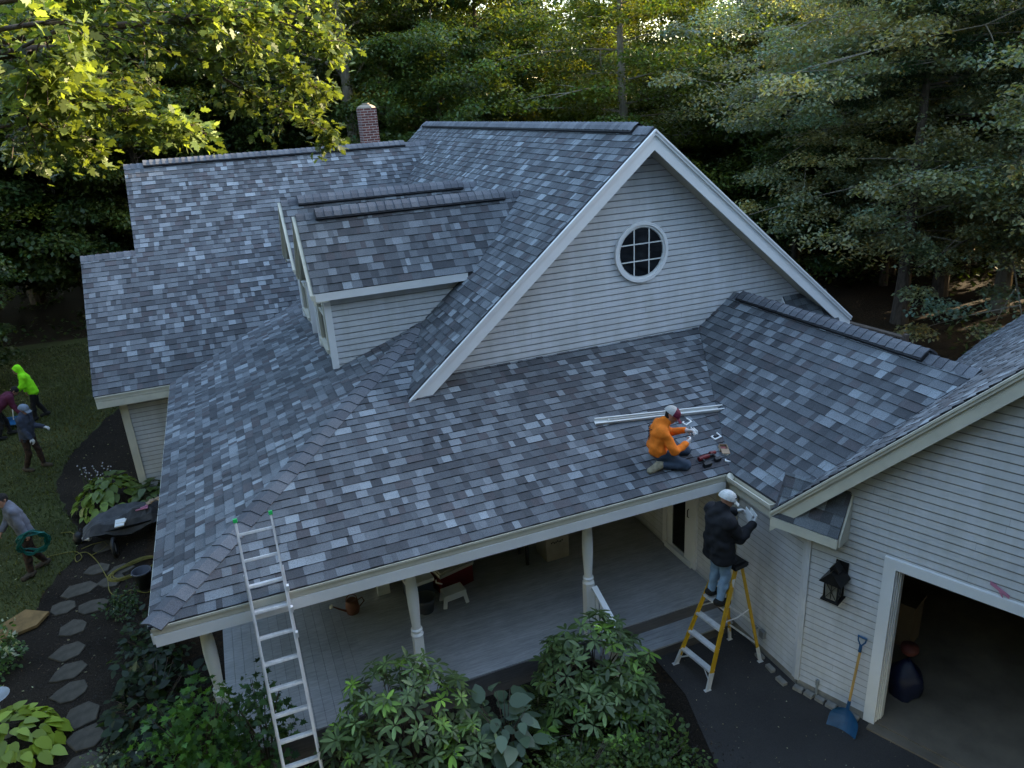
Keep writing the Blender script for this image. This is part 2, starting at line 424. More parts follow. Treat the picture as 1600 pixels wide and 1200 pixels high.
# ------------------------------------------------------------------ setting
def sheet(name, pts, z, mat, label=None):
    mb = MB(); mb.poly([(x, y, z) for x, y in pts]); return struct(mb.build(name, mat))
M['litter'] = ground_mat('leaf_litter', (.010, .007, .005), (.026, .017, .010), (.07, .04, .02), .35, 14)
M['lawn'] = ground_mat('lawn_turf', (.030, .038, .012), (.058, .066, .022), (.10, .092, .035), .5, 26)
M['mulch'] = ground_mat('dark_mulch', (.008, .006, .005), (.024, .018, .013), (.07, .052, .036), .6, 45)
sheet('ground', [(-220, -120), (260, -120), (260, 320), (-220, 320)], 0.0, M['litter'])
LAWN = [(-14, 2), (-9, 6), (-6, 9.5), (-4.55, 12.2), (-4.3, 13.2), (-4.15, 14.2), (-3.75, 15.4), (-3.95, 16.6), (-4.3, 17.6), (-4.75, 19.2), (-4.55, 21.2), (-4.2, 22.6), (-3.6, 24.5), (-2.5, 25.5), (3, 26.5), (3.5, 31), (-3, 33.5), (-9, 34), (-22, 33), (-30, 20), (-26, 5)]
def wobble(P, amp, seed):
    r = random.Random(seed); out = []
    for i in range(len(P)):
        (x0, y0), (x1, y1) = P[i], P[(i+1) % len(P)]; n = max(1, int(math.hypot(x1-x0, y1-y0)/.22)); n = min(n, 40)
        out += [(x0+(x1-x0)*j/n+r.uniform(-amp, amp), y0+(y1-y0)*j/n+r.uniform(-amp, amp)) for j in range(n)]
    return out
sheet('lawn', wobble(LAWN, .06, 1), 0.008, M['lawn'])
MULCH = [(-9, 4.5), (5.05, 5.0), (5.05, 7.2), (4.2, 7.6), (4.0, 8.5), (4.0, 11), (-2.4, 11), (-2.6, 26), (-4.2, 23), (-5.0, 19.4), (-4.2, 16.8), (-4.0, 15.4), (-4.3, 13.2), (-4.9, 11.8), (-7, 8)]
sheet('mulch_bed', wobble(MULCH, .05, 2), 0.004, M['mulch'])
DRIVE = [(4.5, 5.4), (4.95, 7.0), (4.95, 8.6), (6.5, 8.6), (6.5, 6.45), (7.0, 5.5), (9.3, -.2), (16, -14), (4, -14), (4.0, 2.0)]
sheet('driveway', DRIVE, 0.012, M['asphalt'])

# ------------------------------------------------------------------ the house
house = thing('house', 'grey sided house with a grey shingle roof, round gable window, front porch and garage wing', 'house', (3.0, 11.0, 0.0))
MP = .366; EX, EY, EZ = -1.5, 7.89, 2.8
zF = lambda x, y: EZ+MP*(y-EY)
zL = lambda x, y: EZ+MP*(x-EX)
SS = .843; AX, AZ = 6.62, 7.47
zS = lambda x, y: AZ-SS*abs(x-AX)
WP = .854; WY, WZ = 21.63, 7.06
zW = lambda x, y: WZ-WP*(WY-y)
zWb = lambda x, y: WZ-WP*(y-WY)
BP = .717
zB = lambda x, y: EZ+BP*(x-6.25)
def lift(zf, pts): return [A(x, y, zf(x, y)) for x, y in pts]
P = (3.05, 12.44)
nF = unit((0, -MP, 1)); nL = unit((-MP, 0, 1)); nS = unit((-SS, 0, 1)); nSr = unit((SS, 0, 1)); nW = unit((0, -WP, 1)); nWb = unit((0, WP, 1)); nB = unit((-BP, 0, 1)); nBr = unit((BP, 0, 1))
F_ = roof_surface('porch_roof', (EX, EY, EZ), (1, 0, 0), (0, 1, MP),
    [lift(zF, [(EX, EY), (6.25, EY), (7.845, 11.03), (1.64, 11.03)]), lift(zF, [(1.64, 11.03), (2.47, 11.03), P])], house, 1)
L_ = roof_surface('side_porch_roof', (EX, EY, EZ), (0, -1, 0), (1, 0, MP), [lift(zL, [(EX, EY), P, (3.05, 18.59), (EX, 16.64)])], house, 2)
S_ = roof_surface('main_roof', (2.26, 10.6, zS(2.26, 0)), (0, -1, 0), (1, 0, SS),
    [lift(zS, [(2.24, 10.6), (AX, 10.6), (AX, P[1]), P]), lift(zS, [P, (AX, P[1]), (AX, 18.59), (3.05, 18.59)]),
     lift(zS, [(3.05, 18.59), (AX, 18.59), (AX, WY), (6.134, WY)]), lift(zS, [(6.134, WY), (AX, WY), (AX, 24), (3.73, 24)])], house, 3)
roof_surface('main_roof', (11.0, 10.6, zS(11.0, 0)), (0, 1, 0), (-1, 0, SS), [lift(zS, [(AX, 10.6), (11.0, 10.6), (11.0, 24), (AX, 24)])], house, 4)
W_ = roof_surface('wing_roof', (-3, 16.64, zW(0, 16.64)), (1, 0, 0), (0, 1, WP),
    [lift(zW, [(-2.98, 16.64), (-1.5, 16.64), (3.05, 18.59), (3.98, 19.5), (-2.98, 19.5)]), lift(zW, [(-1.84, 19.5), (3.98, 19.5), (6.134, WY), (-1.84, WY)])], house, 5)
roof_surface('wing_roof', (-3, 26.5, zWb(0, 26.5)), (-1, 0, 0), (0, -1, WP), [lift(zWb, [(-1.84, WY), (6.134, WY), (3.73, 24), (-1.84, 26.5)]), lift(zWb, [(3.73, 24), (3.73, 26.5), (-1.84, 26.5)])], house, 6)
zX = lambda x, y: zW(0, 19.5)-WP*(y-19.5)
roof_surface('wing_roof', (-3, 22.3, zX(0, 22.3)), (-1, 0, 0), (0, -1, WP), [lift(zX, [(-2.98, 19.5), (-1.8, 19.5), (-1.8, 22.3), (-2.98, 22.3)])], house, 7)
B_ = roof_surface('breezeway_roof', (6.25, 7, EZ), (0, -1, 0), (1, 0, BP), [lift(zB, [(6.25, 6.87), (6.25, 7.89), (7.845, 11.0), (8.58, 11.0), (8.58, 6.08)])], house, 8)
zBr = lambda x, y: 4.47-BP*(x-8.58)
roof_surface('breezeway_roof', (10.91, 9, zBr(10.91, 0)), (0, 1, 0), (-1, 0, BP), [lift(zBr, [(8.58, 6.08), (8.58, 11.0), (10.91, 11.0), (10.91, 8.8)])], house, 9)
# garage wing, turned 22.5 degrees
TH = R(22.5); GU = A(math.sin(TH), -math.cos(TH), 0); GD = A(math.cos(TH), math.sin(TH), 0)
GE = A(6.06, 6.79, 2.8); GK = A(6.47, 6.48, 0.0); GS = 1.02
def gz(s, t): return GE+GD*s+GU*t+A(0, 0, GS*t)
G_ = roof_surface('garage_roof', GE, -GD, GU+A(0, 0, GS), [[gz(0, 0), gz(.206, 0), gz(2.06, 1.637), gz(0, 1.637)], [gz(5.25, 0), gz(8.86, 0), gz(8.86, 1.637), gz(2.06, 1.637)], [gz(0, 1.637), gz(8.86, 1.637), gz(8.86, 4.2), gz(0, 4.2)]], house, 10)
def gz2(s, t): return GE+GD*s+GU*t+A(0, 0, GS*(8.4-t))
roof_surface('garage_roof', gz2(0, 8.4), GD, -GU+A(0, 0, GS), [[gz2(0, 4.2), gz2(8.86, 4.2), gz2(8.86, 8.4), gz2(0, 8.4)]], house, 11)
nG = unit(np.cross(GD, GU+A(0, 0, GS))); nG = nG if nG[2] > 0 else -nG
# hips and ridges
caps('hip_cap', F_, (EX+.02, EY+.02, EZ+.01), (P[0], P[1], zF(*P)), nF, nL, 21, w=.155, e=.20)
caps('ridge_cap', S_, (AX, 24, AZ), (AX, 10.62, AZ), nS, nSr, 22, vent=(.35, .45))
caps('ridge_cap', W_, (-1.84, WY, WZ), (6.1, WY, WZ), nW, nWb, 23, vent=(.45, .75))
caps('ridge_cap', W_, (-2.98, 19.5, zW(0, 19.5)), (-1.84, 19.5, zW(0, 19.5)), nW, nWb, 24)
caps('ridge_cap', B_, (8.58, 6.08, 4.47), (8.58, 11.0, 4.47), nB, nBr, 25, vent=(.75, .25))
caps('ridge_cap', G_, gz(0, 4.2), gz(8.86, 4.2), nG, unit(nG*A(-1, -1, 1)), 26)

# trims: rakes, fascias, gutters
def rake(parent, p0, p1, out, drop=.26, name='rake_board', soff=.4, mat=None):
    """p0 low end, p1 high end along the roof's edge; out = outward horizontal normal"""
    out = unit(out); p0 = np.asarray(p0, float); p1 = np.asarray(p1, float); mb = MB()
    z = A(0, 0, 1)
    mb.prism(p0-z*.025-out*.02, p1-z*.025-out*.02, out*.035, -z*drop)
    mb.prism(p0-z*.012+out*.015, p1-z*.012+out*.015, out*.03, -z*.085)
    mb.prism(p0-z*.012+out*.045, p1-z*.012+out*.045, out*.016, -z*.035)
    o = mb.build(name, mat or M['trim'], parent)
    sf = MB(); sf.prism(p0-z*(drop-.03)-out*(soff+.02), p1-z*(drop-.03)-out*(soff+.02), out*(soff-.004), -z*.02); sf.build('soffit', M['soffit'], o)
    return o
rake(house, (2.2, 10.6, zS(2.2, 0)), (AX, 10.6, AZ), (0, -1, 0), .30)
rake(house, (11.02, 10.6, zS(11.02, 0)), (AX, 10.6, AZ), (0, -1, 0), .30)
rake(house, (-2.88, 16.64, zW(0, 16.64)-.03), (-2.88, 19.5, zW(0, 19.5)-.03), (-1, 0, 0), .2)
rake(house, (-1.74, 19.5, zW(0, 19.5)-.03), (-1.74, WY, WZ-.03), (-1, 0, 0), .2, soff=.2)
rake(house, GE, gz(0, 4.2), -GD, .29, soff=.25, mat=M['cream'])
rake(house, gz2(0, 8.4), gz2(0, 4.2), -GD, .29, soff=.25, mat=M['cream'])
def eave(p0, p1, out, mat=None, name='eave_fascia', soff=.35, two=True):
    out = unit(out); p0 = np.asarray(p0, float); p1 = np.asarray(p1, float); mb = MB(); z = A(0, 0, 1); d = unit(p1-p0)
    mb.prism(p0-z*.012-out*.05, p1-z*.012-out*.05, out*.045, -z*.27)
    mb.prism(p0-z*.132-out*.004, p1-z*.132-out*.004, out*.040, -z*.140)
    o = mb.build(name, mat or M['trim'], house)
    cr = MB(); cr.prism(p0-z*.012-out*.004, p1-z*.012-out*.004, out*.050, -z*.03); cr.prism(p0-z*.042-out*.004, p1-z*.042-out*.004, out*.034, -z*.078); cr.build('crown_moulding', M['cream'], o)
    gp_ = MB(); gp_.prism(p0-z*.120-out*.004, p1-z*.120-out*.004, out*.006, -z*.012); gp_.build('reveal_shadow_strip', M['soffit'], o)  # strip in the fascia gap, its shadow line put in as darker colour
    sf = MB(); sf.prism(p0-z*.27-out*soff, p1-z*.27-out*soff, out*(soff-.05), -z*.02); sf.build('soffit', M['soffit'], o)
    return o
eave((-1.47, EY+.03, EZ), (6.17, EY+.03, EZ), (0, -1, 0))
eave((-1.47, EY+.06, EZ), (-1.47, 16.6, EZ), (-1, 0, 0))
eave((-2.96, 16.66, zW(0, 16.64)), (-1.5, 16.66, zW(0, 16.64)), (0, -1, 0), mat=M['cream'])
# breezeway gutter: open trough with end caps
gt = MB()
prof = [(-.0, .0), (-.0, -.11), (-.075, -.12), (-.115, -.06), (-.12, .0), (-.105, .0), (-.10, -.055), (-.07, -.105), (-.015, -.10), (-.015, .0)]
gx = 6.27; y0, y1 = 6.93, 7.84
vs = [A(gx+a, y, 2.775+b) for y in (y0, y1) for a, b in prof]; k = len(prof)
gt.mesh(vs, [(j, (j+1) % k, (j+1) % k+k, j+k) for j in range(k)])
gt.tube([A(gx-.06, y1-.01, 2.775), A(gx-.06, y1+.03, 2.72)], .055, 10)
gt.prism((gx-.12, y0-.008, 2.66), (gx-.12, y0, 2.66), (.12, 0, 0), (0, 0, .12))
gt.prism((gx-.005, y0, 2.50), (gx-.005, y1+.1, 2.50), (.03, 0, 0), (0, 0, .27))
gt.build('gutter', M['cream'], house)
dn = MB(); dn.tube([(6.2, 7.86, 2.7), (6.3, 7.9, 2.55), (6.42, 7.95, 2.35), (6.43, 7.95, .5)], .035, 8); dn.build('downspout', M['cream'], house)
# porch beam and ceiling
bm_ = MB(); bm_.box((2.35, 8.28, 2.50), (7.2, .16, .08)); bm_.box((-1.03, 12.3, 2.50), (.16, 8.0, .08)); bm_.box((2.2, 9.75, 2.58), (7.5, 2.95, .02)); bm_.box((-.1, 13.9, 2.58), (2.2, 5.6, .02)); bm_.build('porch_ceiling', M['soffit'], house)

# gable wall with round window
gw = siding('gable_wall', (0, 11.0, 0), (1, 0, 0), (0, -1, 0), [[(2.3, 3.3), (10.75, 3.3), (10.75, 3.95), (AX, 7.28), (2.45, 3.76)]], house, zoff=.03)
WC = A(6.62, 11.0, 5.47)
ring = MB(); n = 40
def ringmesh(mb, c, r0, r1, y0, y1, ax=A(1, 0, 0), out=A(0, -1, 0)):
    vs = []
    for j in range(n):
        t = 2*math.pi*j/n; d = ax*math.cos(t)+A(0, 0, 1)*math.sin(t)
        vs += [c+d*r1+out*y0, c+d*r1+out*y1, c+d*r0+out*y1, c+d*r0+out*y0]
    mb.mesh(vs, [(4*j+a, 4*((j+1) % n)+a, 4*((j+1) % n)+(a+1) % 4, 4*j+(a+1) % 4) for j in range(n) for a in range(4)])
win = MB(); ringmesh(win, WC, .462, .515, -.02, .055)
wino = win.build('round_window', M['trim'], house)
fr = MB(); ringmesh(fr, WC, .425, .461, -.03, .035); fr.build('frame', M['white'], wino)
mt = MB()
for q in (-.145, .145):
    h = math.sqrt(.42**2-q*q)
    mt.box(WC+A(q, -.026, 0), (.018, .012, 2*h)); mt.box(WC+A(0, -.0285, q), (2*h, .012, .018))
mt.build('muntin', M['white'], wino)
gl = MB(); gl.mesh([WC+A(.41*math.cos(2*math.pi*j/n), -.0225, .41*math.sin(2*math.pi*j/n)) for j in range(n)], [tuple(range(n))]); gl.build('glass', M['glass'], wino)

# other house walls
zg = .12
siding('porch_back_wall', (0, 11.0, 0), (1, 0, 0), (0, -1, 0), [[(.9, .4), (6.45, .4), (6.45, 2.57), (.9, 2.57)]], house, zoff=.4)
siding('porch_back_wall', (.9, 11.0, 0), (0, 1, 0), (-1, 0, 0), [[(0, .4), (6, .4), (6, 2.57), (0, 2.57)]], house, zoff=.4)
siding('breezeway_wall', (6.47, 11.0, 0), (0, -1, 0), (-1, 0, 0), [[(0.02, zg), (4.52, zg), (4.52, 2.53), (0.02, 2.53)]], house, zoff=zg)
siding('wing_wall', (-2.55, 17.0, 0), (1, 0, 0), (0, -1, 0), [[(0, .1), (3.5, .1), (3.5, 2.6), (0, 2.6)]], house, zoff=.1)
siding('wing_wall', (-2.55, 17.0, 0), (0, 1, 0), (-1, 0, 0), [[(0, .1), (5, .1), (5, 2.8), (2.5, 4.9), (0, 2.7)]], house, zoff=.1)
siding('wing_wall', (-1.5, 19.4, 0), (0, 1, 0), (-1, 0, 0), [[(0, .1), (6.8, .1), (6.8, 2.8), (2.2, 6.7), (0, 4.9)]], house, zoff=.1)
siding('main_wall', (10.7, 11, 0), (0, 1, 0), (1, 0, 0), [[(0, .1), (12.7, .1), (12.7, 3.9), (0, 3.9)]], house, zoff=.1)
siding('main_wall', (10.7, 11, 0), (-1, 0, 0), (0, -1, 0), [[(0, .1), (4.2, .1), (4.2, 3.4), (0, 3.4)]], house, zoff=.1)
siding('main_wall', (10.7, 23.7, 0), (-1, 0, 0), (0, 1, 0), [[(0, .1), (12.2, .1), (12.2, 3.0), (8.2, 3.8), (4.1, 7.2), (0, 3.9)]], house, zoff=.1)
for x, y, z0, z1, w in ((-2.56, 16.985, .1, 2.55, .13), (6.455, 8.3, .2, 2.52, .11)):
    cb = MB(); cb.box((x+w/2-.02, y-.03, (z0+z1)/2), (w, .04, z1-z0)); cb.box((x-.03, y+w/2-.02, (z0+z1)/2), (.04, w, z1-z0)); cb.build('corner_board', M['cream'], house)
gcb = MB(); gcb.prism(GK+A(-.02, .03, .12)-GD*.03, GK+A(-.02, .03, 2.55)-GD*.03, GU*.06, GD*.05); gcb.prism(GK+A(-.034, .015, .12), GK+A(-.034, .015, 2.55), (0, .07, 0), (.05, 0, 0)); gcb.build('corner_board', M['siding'], house)
# eave return beside the gable's right foot
def ret_roof(parent, base, u_, out, w, z0, z1, dep, mat):
    """little shed roof against a wall. base at wall, u_ along the wall away from the corner"""
    b = np.asarray(base, float); z = A(0, 0, 1)
    f0 = b+out*dep+z*z0; f1 = f0+u_*w; w0 = b+z*z1; w1 = b+u_*w+z*z1
    nn = unit(np.cross(f1-f0, w1-f0)); 
    o = roof_surface('eave_return_roof', f0-u_*.0, unit(f1-f0), unit(w0-f0), [[f0, f1, w1, w0]], parent, 31, .03)
    mb = MB(); mb.prism(f0-z*.01-out*.02, f1-z*.01-out*.02, out*.035, -z*.13); mb.prism(f0-z*.12-out*dep, f1-z*.12-out*dep, out*(dep-.02), -z*.02)
    q = f1-out*.02; mb.poly([q-z*.02, w1-z*.02, b+u_*w+z*(z0-.13), q-z*.12]); mb.poly([q-z*.02+u_*.025, w1-z*.02+u_*.025, b+u_*(w+.025)+z*(z0-.13), q-z*.12+u_*.025])
    mb.poly([q-z*.02, w1-z*.02, w1-z*.02+u_*.025, q-z*.02+u_*.025]); mb.poly([q-z*.12, q-z*.02, q-z*.02+u_*.025, q-z*.12+u_*.025])
    mb.build('eave_return_trim', mat, o)
ret_roof(house, (10.72, 10.98, 0), A(-1, 0, 0), A(0, -1, 0), 1.02, 3.72, 4.24, .42, M['trim'])
ret_roof(house, GK-GU*.41, GU, -GD, .86, 2.74, 3.27, .30, M['cream'])

# dormers
def dormer(y, seed):
    d = MB(); f = 1.27; n_ = (0, -1, 0)
    zn = lambda x, yy: 6.42-1.22*(y-yy)
    zfar = lambda x, yy: 6.42-1.22*(yy-y)
    r = roof_surface('dormer_roof', (f, y-.94, zn(0, y-.94)), (1, 0, 0), (0, 1, 1.22), [[A(f, y-.94, zn(0, y-.94)), A(4.02, y-.94, zn(0, y-.94)), A(5.38, y, 6.42), A(f, y, 6.42)]], house, seed, .06)
    r2 = roof_surface('dormer_roof', (f, y+.94, zfar(0, y+.94)), (-1, 0, 0), (0, -1, 1.22), [[A(f, y+.94, zfar(0, y+.94)), A(4.02, y+.94, zfar(0, y+.94)), A(5.38, y, 6.42), A(f, y, 6.42)]], house, seed+1, .06)
    caps('ridge_cap', r, (f, y, 6.42), (5.34, y, 6.42), unit((0, -1.22, 1)), unit((0, 1.22, 1)), seed+2, w=.12, vent=(.32, .35))
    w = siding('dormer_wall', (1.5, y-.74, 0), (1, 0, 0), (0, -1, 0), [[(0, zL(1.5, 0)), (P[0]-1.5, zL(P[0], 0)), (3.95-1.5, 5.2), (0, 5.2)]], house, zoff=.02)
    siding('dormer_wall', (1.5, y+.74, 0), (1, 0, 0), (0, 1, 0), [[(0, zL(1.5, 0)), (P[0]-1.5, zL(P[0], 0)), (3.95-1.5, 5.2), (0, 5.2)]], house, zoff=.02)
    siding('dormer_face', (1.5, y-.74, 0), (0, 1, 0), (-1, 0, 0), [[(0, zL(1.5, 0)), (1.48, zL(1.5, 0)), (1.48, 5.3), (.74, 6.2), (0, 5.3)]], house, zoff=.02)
    t = MB()
    t.box((1.475, y-.76, 4.55), (.11, .05, 1.28)); t.box((1.455, y-.70, 4.55), (.05, .1, 1.28))
    t.build('corner_board', M['trim'], w); t = MB()
    t.box((1.475, y+.76, 4.55), (.11, .05, 1.28)); t.box((1.455, y+.70, 4.55), (.05, .1, 1.28))
    t.build('corner_board', M['trim'], w)
    z = A(0, 0, 1)
    for s in (-1, 1):
        e = MB(); e.prism((f, y+s*.92, 5.265), (3.9, y+s*.92, 5.265), (0, s*.025, 0), (0, 0, -.13)); e.prism((f, y+s*.72, 5.15), (3.9, y+s*.72, 5.15), (0, s*.2, 0), (0, 0, -.015)); e.build('eave_fascia', M['trim'], r)
    for s in (-1, 1): rake(r, (f, y+s*.95, 5.26), (f, y, 6.42), (-1, 0, 0), .16, soff=.2, mat=M['cream'])
    # window
    wf = MB()
    for a, b in ((-.40, 0), (.40, 0)): wf.box((1.46, y+a, 4.72), (.06, .09, 1.15))
    wf.box((1.46, y, 5.31), (.06, .89, .09)); wf.box((1.445, y, 4.13), (.09, .93, .07)); wf.box((1.465, y, 4.72), (.03, .71, .04))
    wo_ = wf.build('window', M['cream'], house)
    g = MB(); g.prism((1.478, y-.36, 4.17), (1.478, y+.36, 4.17), (.01, 0, 0), (0, 0, 1.1)); g.build('glass', M['glass'], wo_)
dormer(13.14, 41); dormer(15.57, 51)

# chimney
ch = MB(); ch.box((4.57, 22.45, 5.6), (.46, .54, 4.9)); cho = ch.build('chimney', M['brick'], house, origin=(4.57, 22.45, 5.6))
cc = MB()
cc.lathe((4.57, 22.45, 8.05), [(.30, 0), (.29, .03), (.16, .09), (.15, .09)], 4, axis=(0, 0, 1)); cc.lathe((4.57, 22.45, 8.15), [(.1, 0), (.1, .03), (.075, .03)], 12)
co = cc.build('chimney_cap', M['mortar'], cho)

# garage wing walls
def gp(u, z, off=0): return GK+GU*u-GD*off+A(0, 0, z)
ow0, ow1, oz = 1.07, 6.45, 2.44
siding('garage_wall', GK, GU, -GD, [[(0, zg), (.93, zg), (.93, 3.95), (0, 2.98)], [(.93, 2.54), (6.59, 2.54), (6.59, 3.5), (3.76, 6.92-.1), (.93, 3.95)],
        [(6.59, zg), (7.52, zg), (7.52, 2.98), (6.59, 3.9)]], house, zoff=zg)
gd = MB()
gd.prism(gp(.93, 0.03, .0), gp(.93, 2.44, .0), GU*.14, -GD*.045); gd.prism(gp(6.45, 0.03), gp(6.45, 2.44), GU*.14, -GD*.045)
gd.prism(gp(.93, 2.44), gp(6.59, 2.44), A(0, 0, .135), -GD*.048)
for k, (a, b) in enumerate(((.0, .03), (.05, .02), (.09, .035))):
    gd.prism(gp(1.07+.0, 0.03, -a-.002), gp(1.07, 2.44, -a-.002), GU*(.012+.012*k), GD*(.05 if k < 2 else .1))
gd.prism(gp(1.07, 2.42, -.002), gp(6.45, 2.42, -.002), A(0, 0, .03), GD*.16)
gd.build('garage_door_frame', M['trim'], house)
gi = MB()
def gbox(u0, u1, s0, s1, z0, z1): gi.prism(GK+GU*u0+GD*s0+A(0, 0, z0), GK+GU*u1+GD*s0+A(0, 0, z0), GD*(s1-s0), A(0, 0, z1-z0))
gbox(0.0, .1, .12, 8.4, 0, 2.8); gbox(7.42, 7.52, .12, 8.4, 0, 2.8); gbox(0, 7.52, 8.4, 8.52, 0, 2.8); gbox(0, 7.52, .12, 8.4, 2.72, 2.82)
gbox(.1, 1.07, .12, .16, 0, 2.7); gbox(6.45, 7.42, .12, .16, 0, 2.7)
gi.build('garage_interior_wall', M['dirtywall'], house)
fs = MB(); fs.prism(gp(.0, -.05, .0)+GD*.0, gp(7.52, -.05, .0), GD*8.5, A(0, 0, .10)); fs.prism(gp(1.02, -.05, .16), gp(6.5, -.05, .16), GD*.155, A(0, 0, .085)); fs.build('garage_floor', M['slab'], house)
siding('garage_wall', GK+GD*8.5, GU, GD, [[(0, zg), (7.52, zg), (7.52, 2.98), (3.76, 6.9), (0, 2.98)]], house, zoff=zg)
fd = MB()
fd.prism(gp(-.0, -.05, -.01), gp(.93, -.05, -.01), -GD*.03, A(0, 0, .175)); fd.prism((6.46, 6.5, -.05), (6.46, 8.3, -.05), (.03, 0, 0), (0, 0, .175)); fd.build('foundation', M['concrete'], house)
# door of the breezeway wall
dr = MB()
for yy, w in ((9.85, .10), (8.98, .12)): dr.box((6.44, yy, 1.47), (.05, w, 2.08))
dr.box((6.44, 9.41, 2.5), (.05, .97, .1)); dr.box((6.43, 9.41, .46), (.07, .8, .10)); dr.box((6.445, 9.14, 1.45), (.03, .2, 1.9)); dr.box((6.445, 9.70, 1.45), (.03, .13, 1.9))
do_ = dr.build('storm_door', M['trim'], house)
dg = MB(); dg.prism((6.448, 9.2, .55), (6.448, 9.66, .55), (.01, 0, 0), (0, 0, 1.85)); dg.build('glass', M['glass'], do_)
hd = MB(); hd.tube([(6.4, 9.1, 1.36), (6.375, 9.1, 1.38), (6.375, 9.1, 1.5), (6.4, 9.1, 1.52)], .01, 6); hd.box((6.42, 9.1, 1.95), (.02, .03, .08)); hd.build('handle', M['black'], do_)
# deck
dk = MB(); rnd = random.Random(5)
def plank(x0, x1, y0, y1, z=.4, th=.03):
    k = rnd.uniform(.93, 1.06); c = (.44*k, .435*k, .44*k); dk.prism((x0, y0, z-th), (x1, y0, z-th), (0, y1-y0, 0), (0, 0, th), c)
x = -1.07
while x < .75: plank(x, x+.1345, 8.2, 16.9); x += .138
x_ = x; y = 8.2
while y < 10.98: plank(x_-.004, 6.44, y, y+.0865); y += .0875
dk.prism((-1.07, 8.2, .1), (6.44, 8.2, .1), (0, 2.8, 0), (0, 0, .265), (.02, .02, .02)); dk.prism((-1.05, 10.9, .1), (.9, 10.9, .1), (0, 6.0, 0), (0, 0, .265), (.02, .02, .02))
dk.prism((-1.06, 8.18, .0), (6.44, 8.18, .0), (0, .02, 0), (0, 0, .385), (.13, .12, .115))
dk.build('porch_deck', M['deck'], house)
st = MB(); k0 = .37
for q in range(4): st.prism((4.05, 7.78+q*.105, .17), (6.35, 7.78+q*.105, .17), (0, .10, 0), (0, 0, .03), (k0, k0, .375))
st.prism((4.08, 7.8, 0), (6.33, 7.8, 0), (0, .38, 0), (0, 0, .168), (.09, .085, .085)); st.build('step', M['deck'], house)
# turned posts
for px in (-1.0, 1.52, 4.11):
    po = MB(); by = 8.28
    po.prism((px-.065, by-.065, .4), (px-.065, by-.065, 1.36), (.13, 0, 0), (0, .13, 0))
    po.lathe((px, by, 1.36), [(.088, -.003), (.062, .03), (.062, .045), (.08, .06), (.08, .08), (.06, .095), (.058, .12), (.066, .25), (.078, .5), (.080, .65), (.074, .82), (.062, .98), (.058, 1.02), (.072, 1.04), (.072, 1.055), (.075, 1.06)], 20)
    po.prism((px-.075, by-.075, 2.41), (px-.075, by-.075, 2.47), (.15, 0, 0), (0, .15, 0))
    po.build('porch_post', M['trim'], house, smooth=False)
hr = MB()
hr.bar((4.16, 8.2, 1.30), (4.2, 7.62, .98), .085, .035); hr.bar((4.16, 8.2, .62), (4.2, 7.62, .3), .05, .04)
hr.bar((4.2, 7.66, .05), (4.2, 7.66, 1.0), .07, .07)
for q in range(4):
    t = (q+.6)/4.6; hr.bar((4.16+.04*t, 8.2-.58*t, .62-.32*t), (4.16+.04*t, 8.2-.58*t, 1.3-.32*t), .032, .032)
hr.build('handrail', M['trim'], house)
# ------------------------------------------------------------------ vegetation
def rg(seed): return np.random.default_rng(seed)
def leaf_quads(r, C, L, W, up=.6, col=(.05, .09, .02), cvar=.25, tilt=None, ccol=None):
    """one folded rhombus per centre: returns V, F (two tris as quad), colours"""
    n = len(C)
    nrm = r.normal(size=(n, 3)); nrm[:, 2] = np.abs(nrm[:, 2])*1.0 + up*2; nrm /= np.linalg.norm(nrm, axis=1)[:, None]
    t = r.normal(size=(n, 3)); t -= nrm*(t*nrm).sum(1)[:, None]; t /= np.linalg.norm(t, axis=1)[:, None]
    t[:, 2] -= .25; b = np.cross(nrm, t)
    l = (L*r.uniform(.65, 1.25, n))[:, None]; w = (W*r.uniform(.7, 1.2, n))[:, None]
    V = np.stack([C, C+t*l*.5+b*w*.5, C+t*l-nrm*l*.12, C+t*l*.5-b*w*.5], 1).reshape(-1, 3)
    F = np.arange(4*n).reshape(n, 4)
    k = np.exp(r.normal(size=n)*cvar)[:, None]; hue = r.normal(size=(n, 1))*.12
    base = np.asarray(col)[None, :] if ccol is None else ccol
    c = np.clip(base*k*np.concatenate([1+hue, np.ones((n, 1)), 1-hue], 1), 0, .6)
    return V, F, c

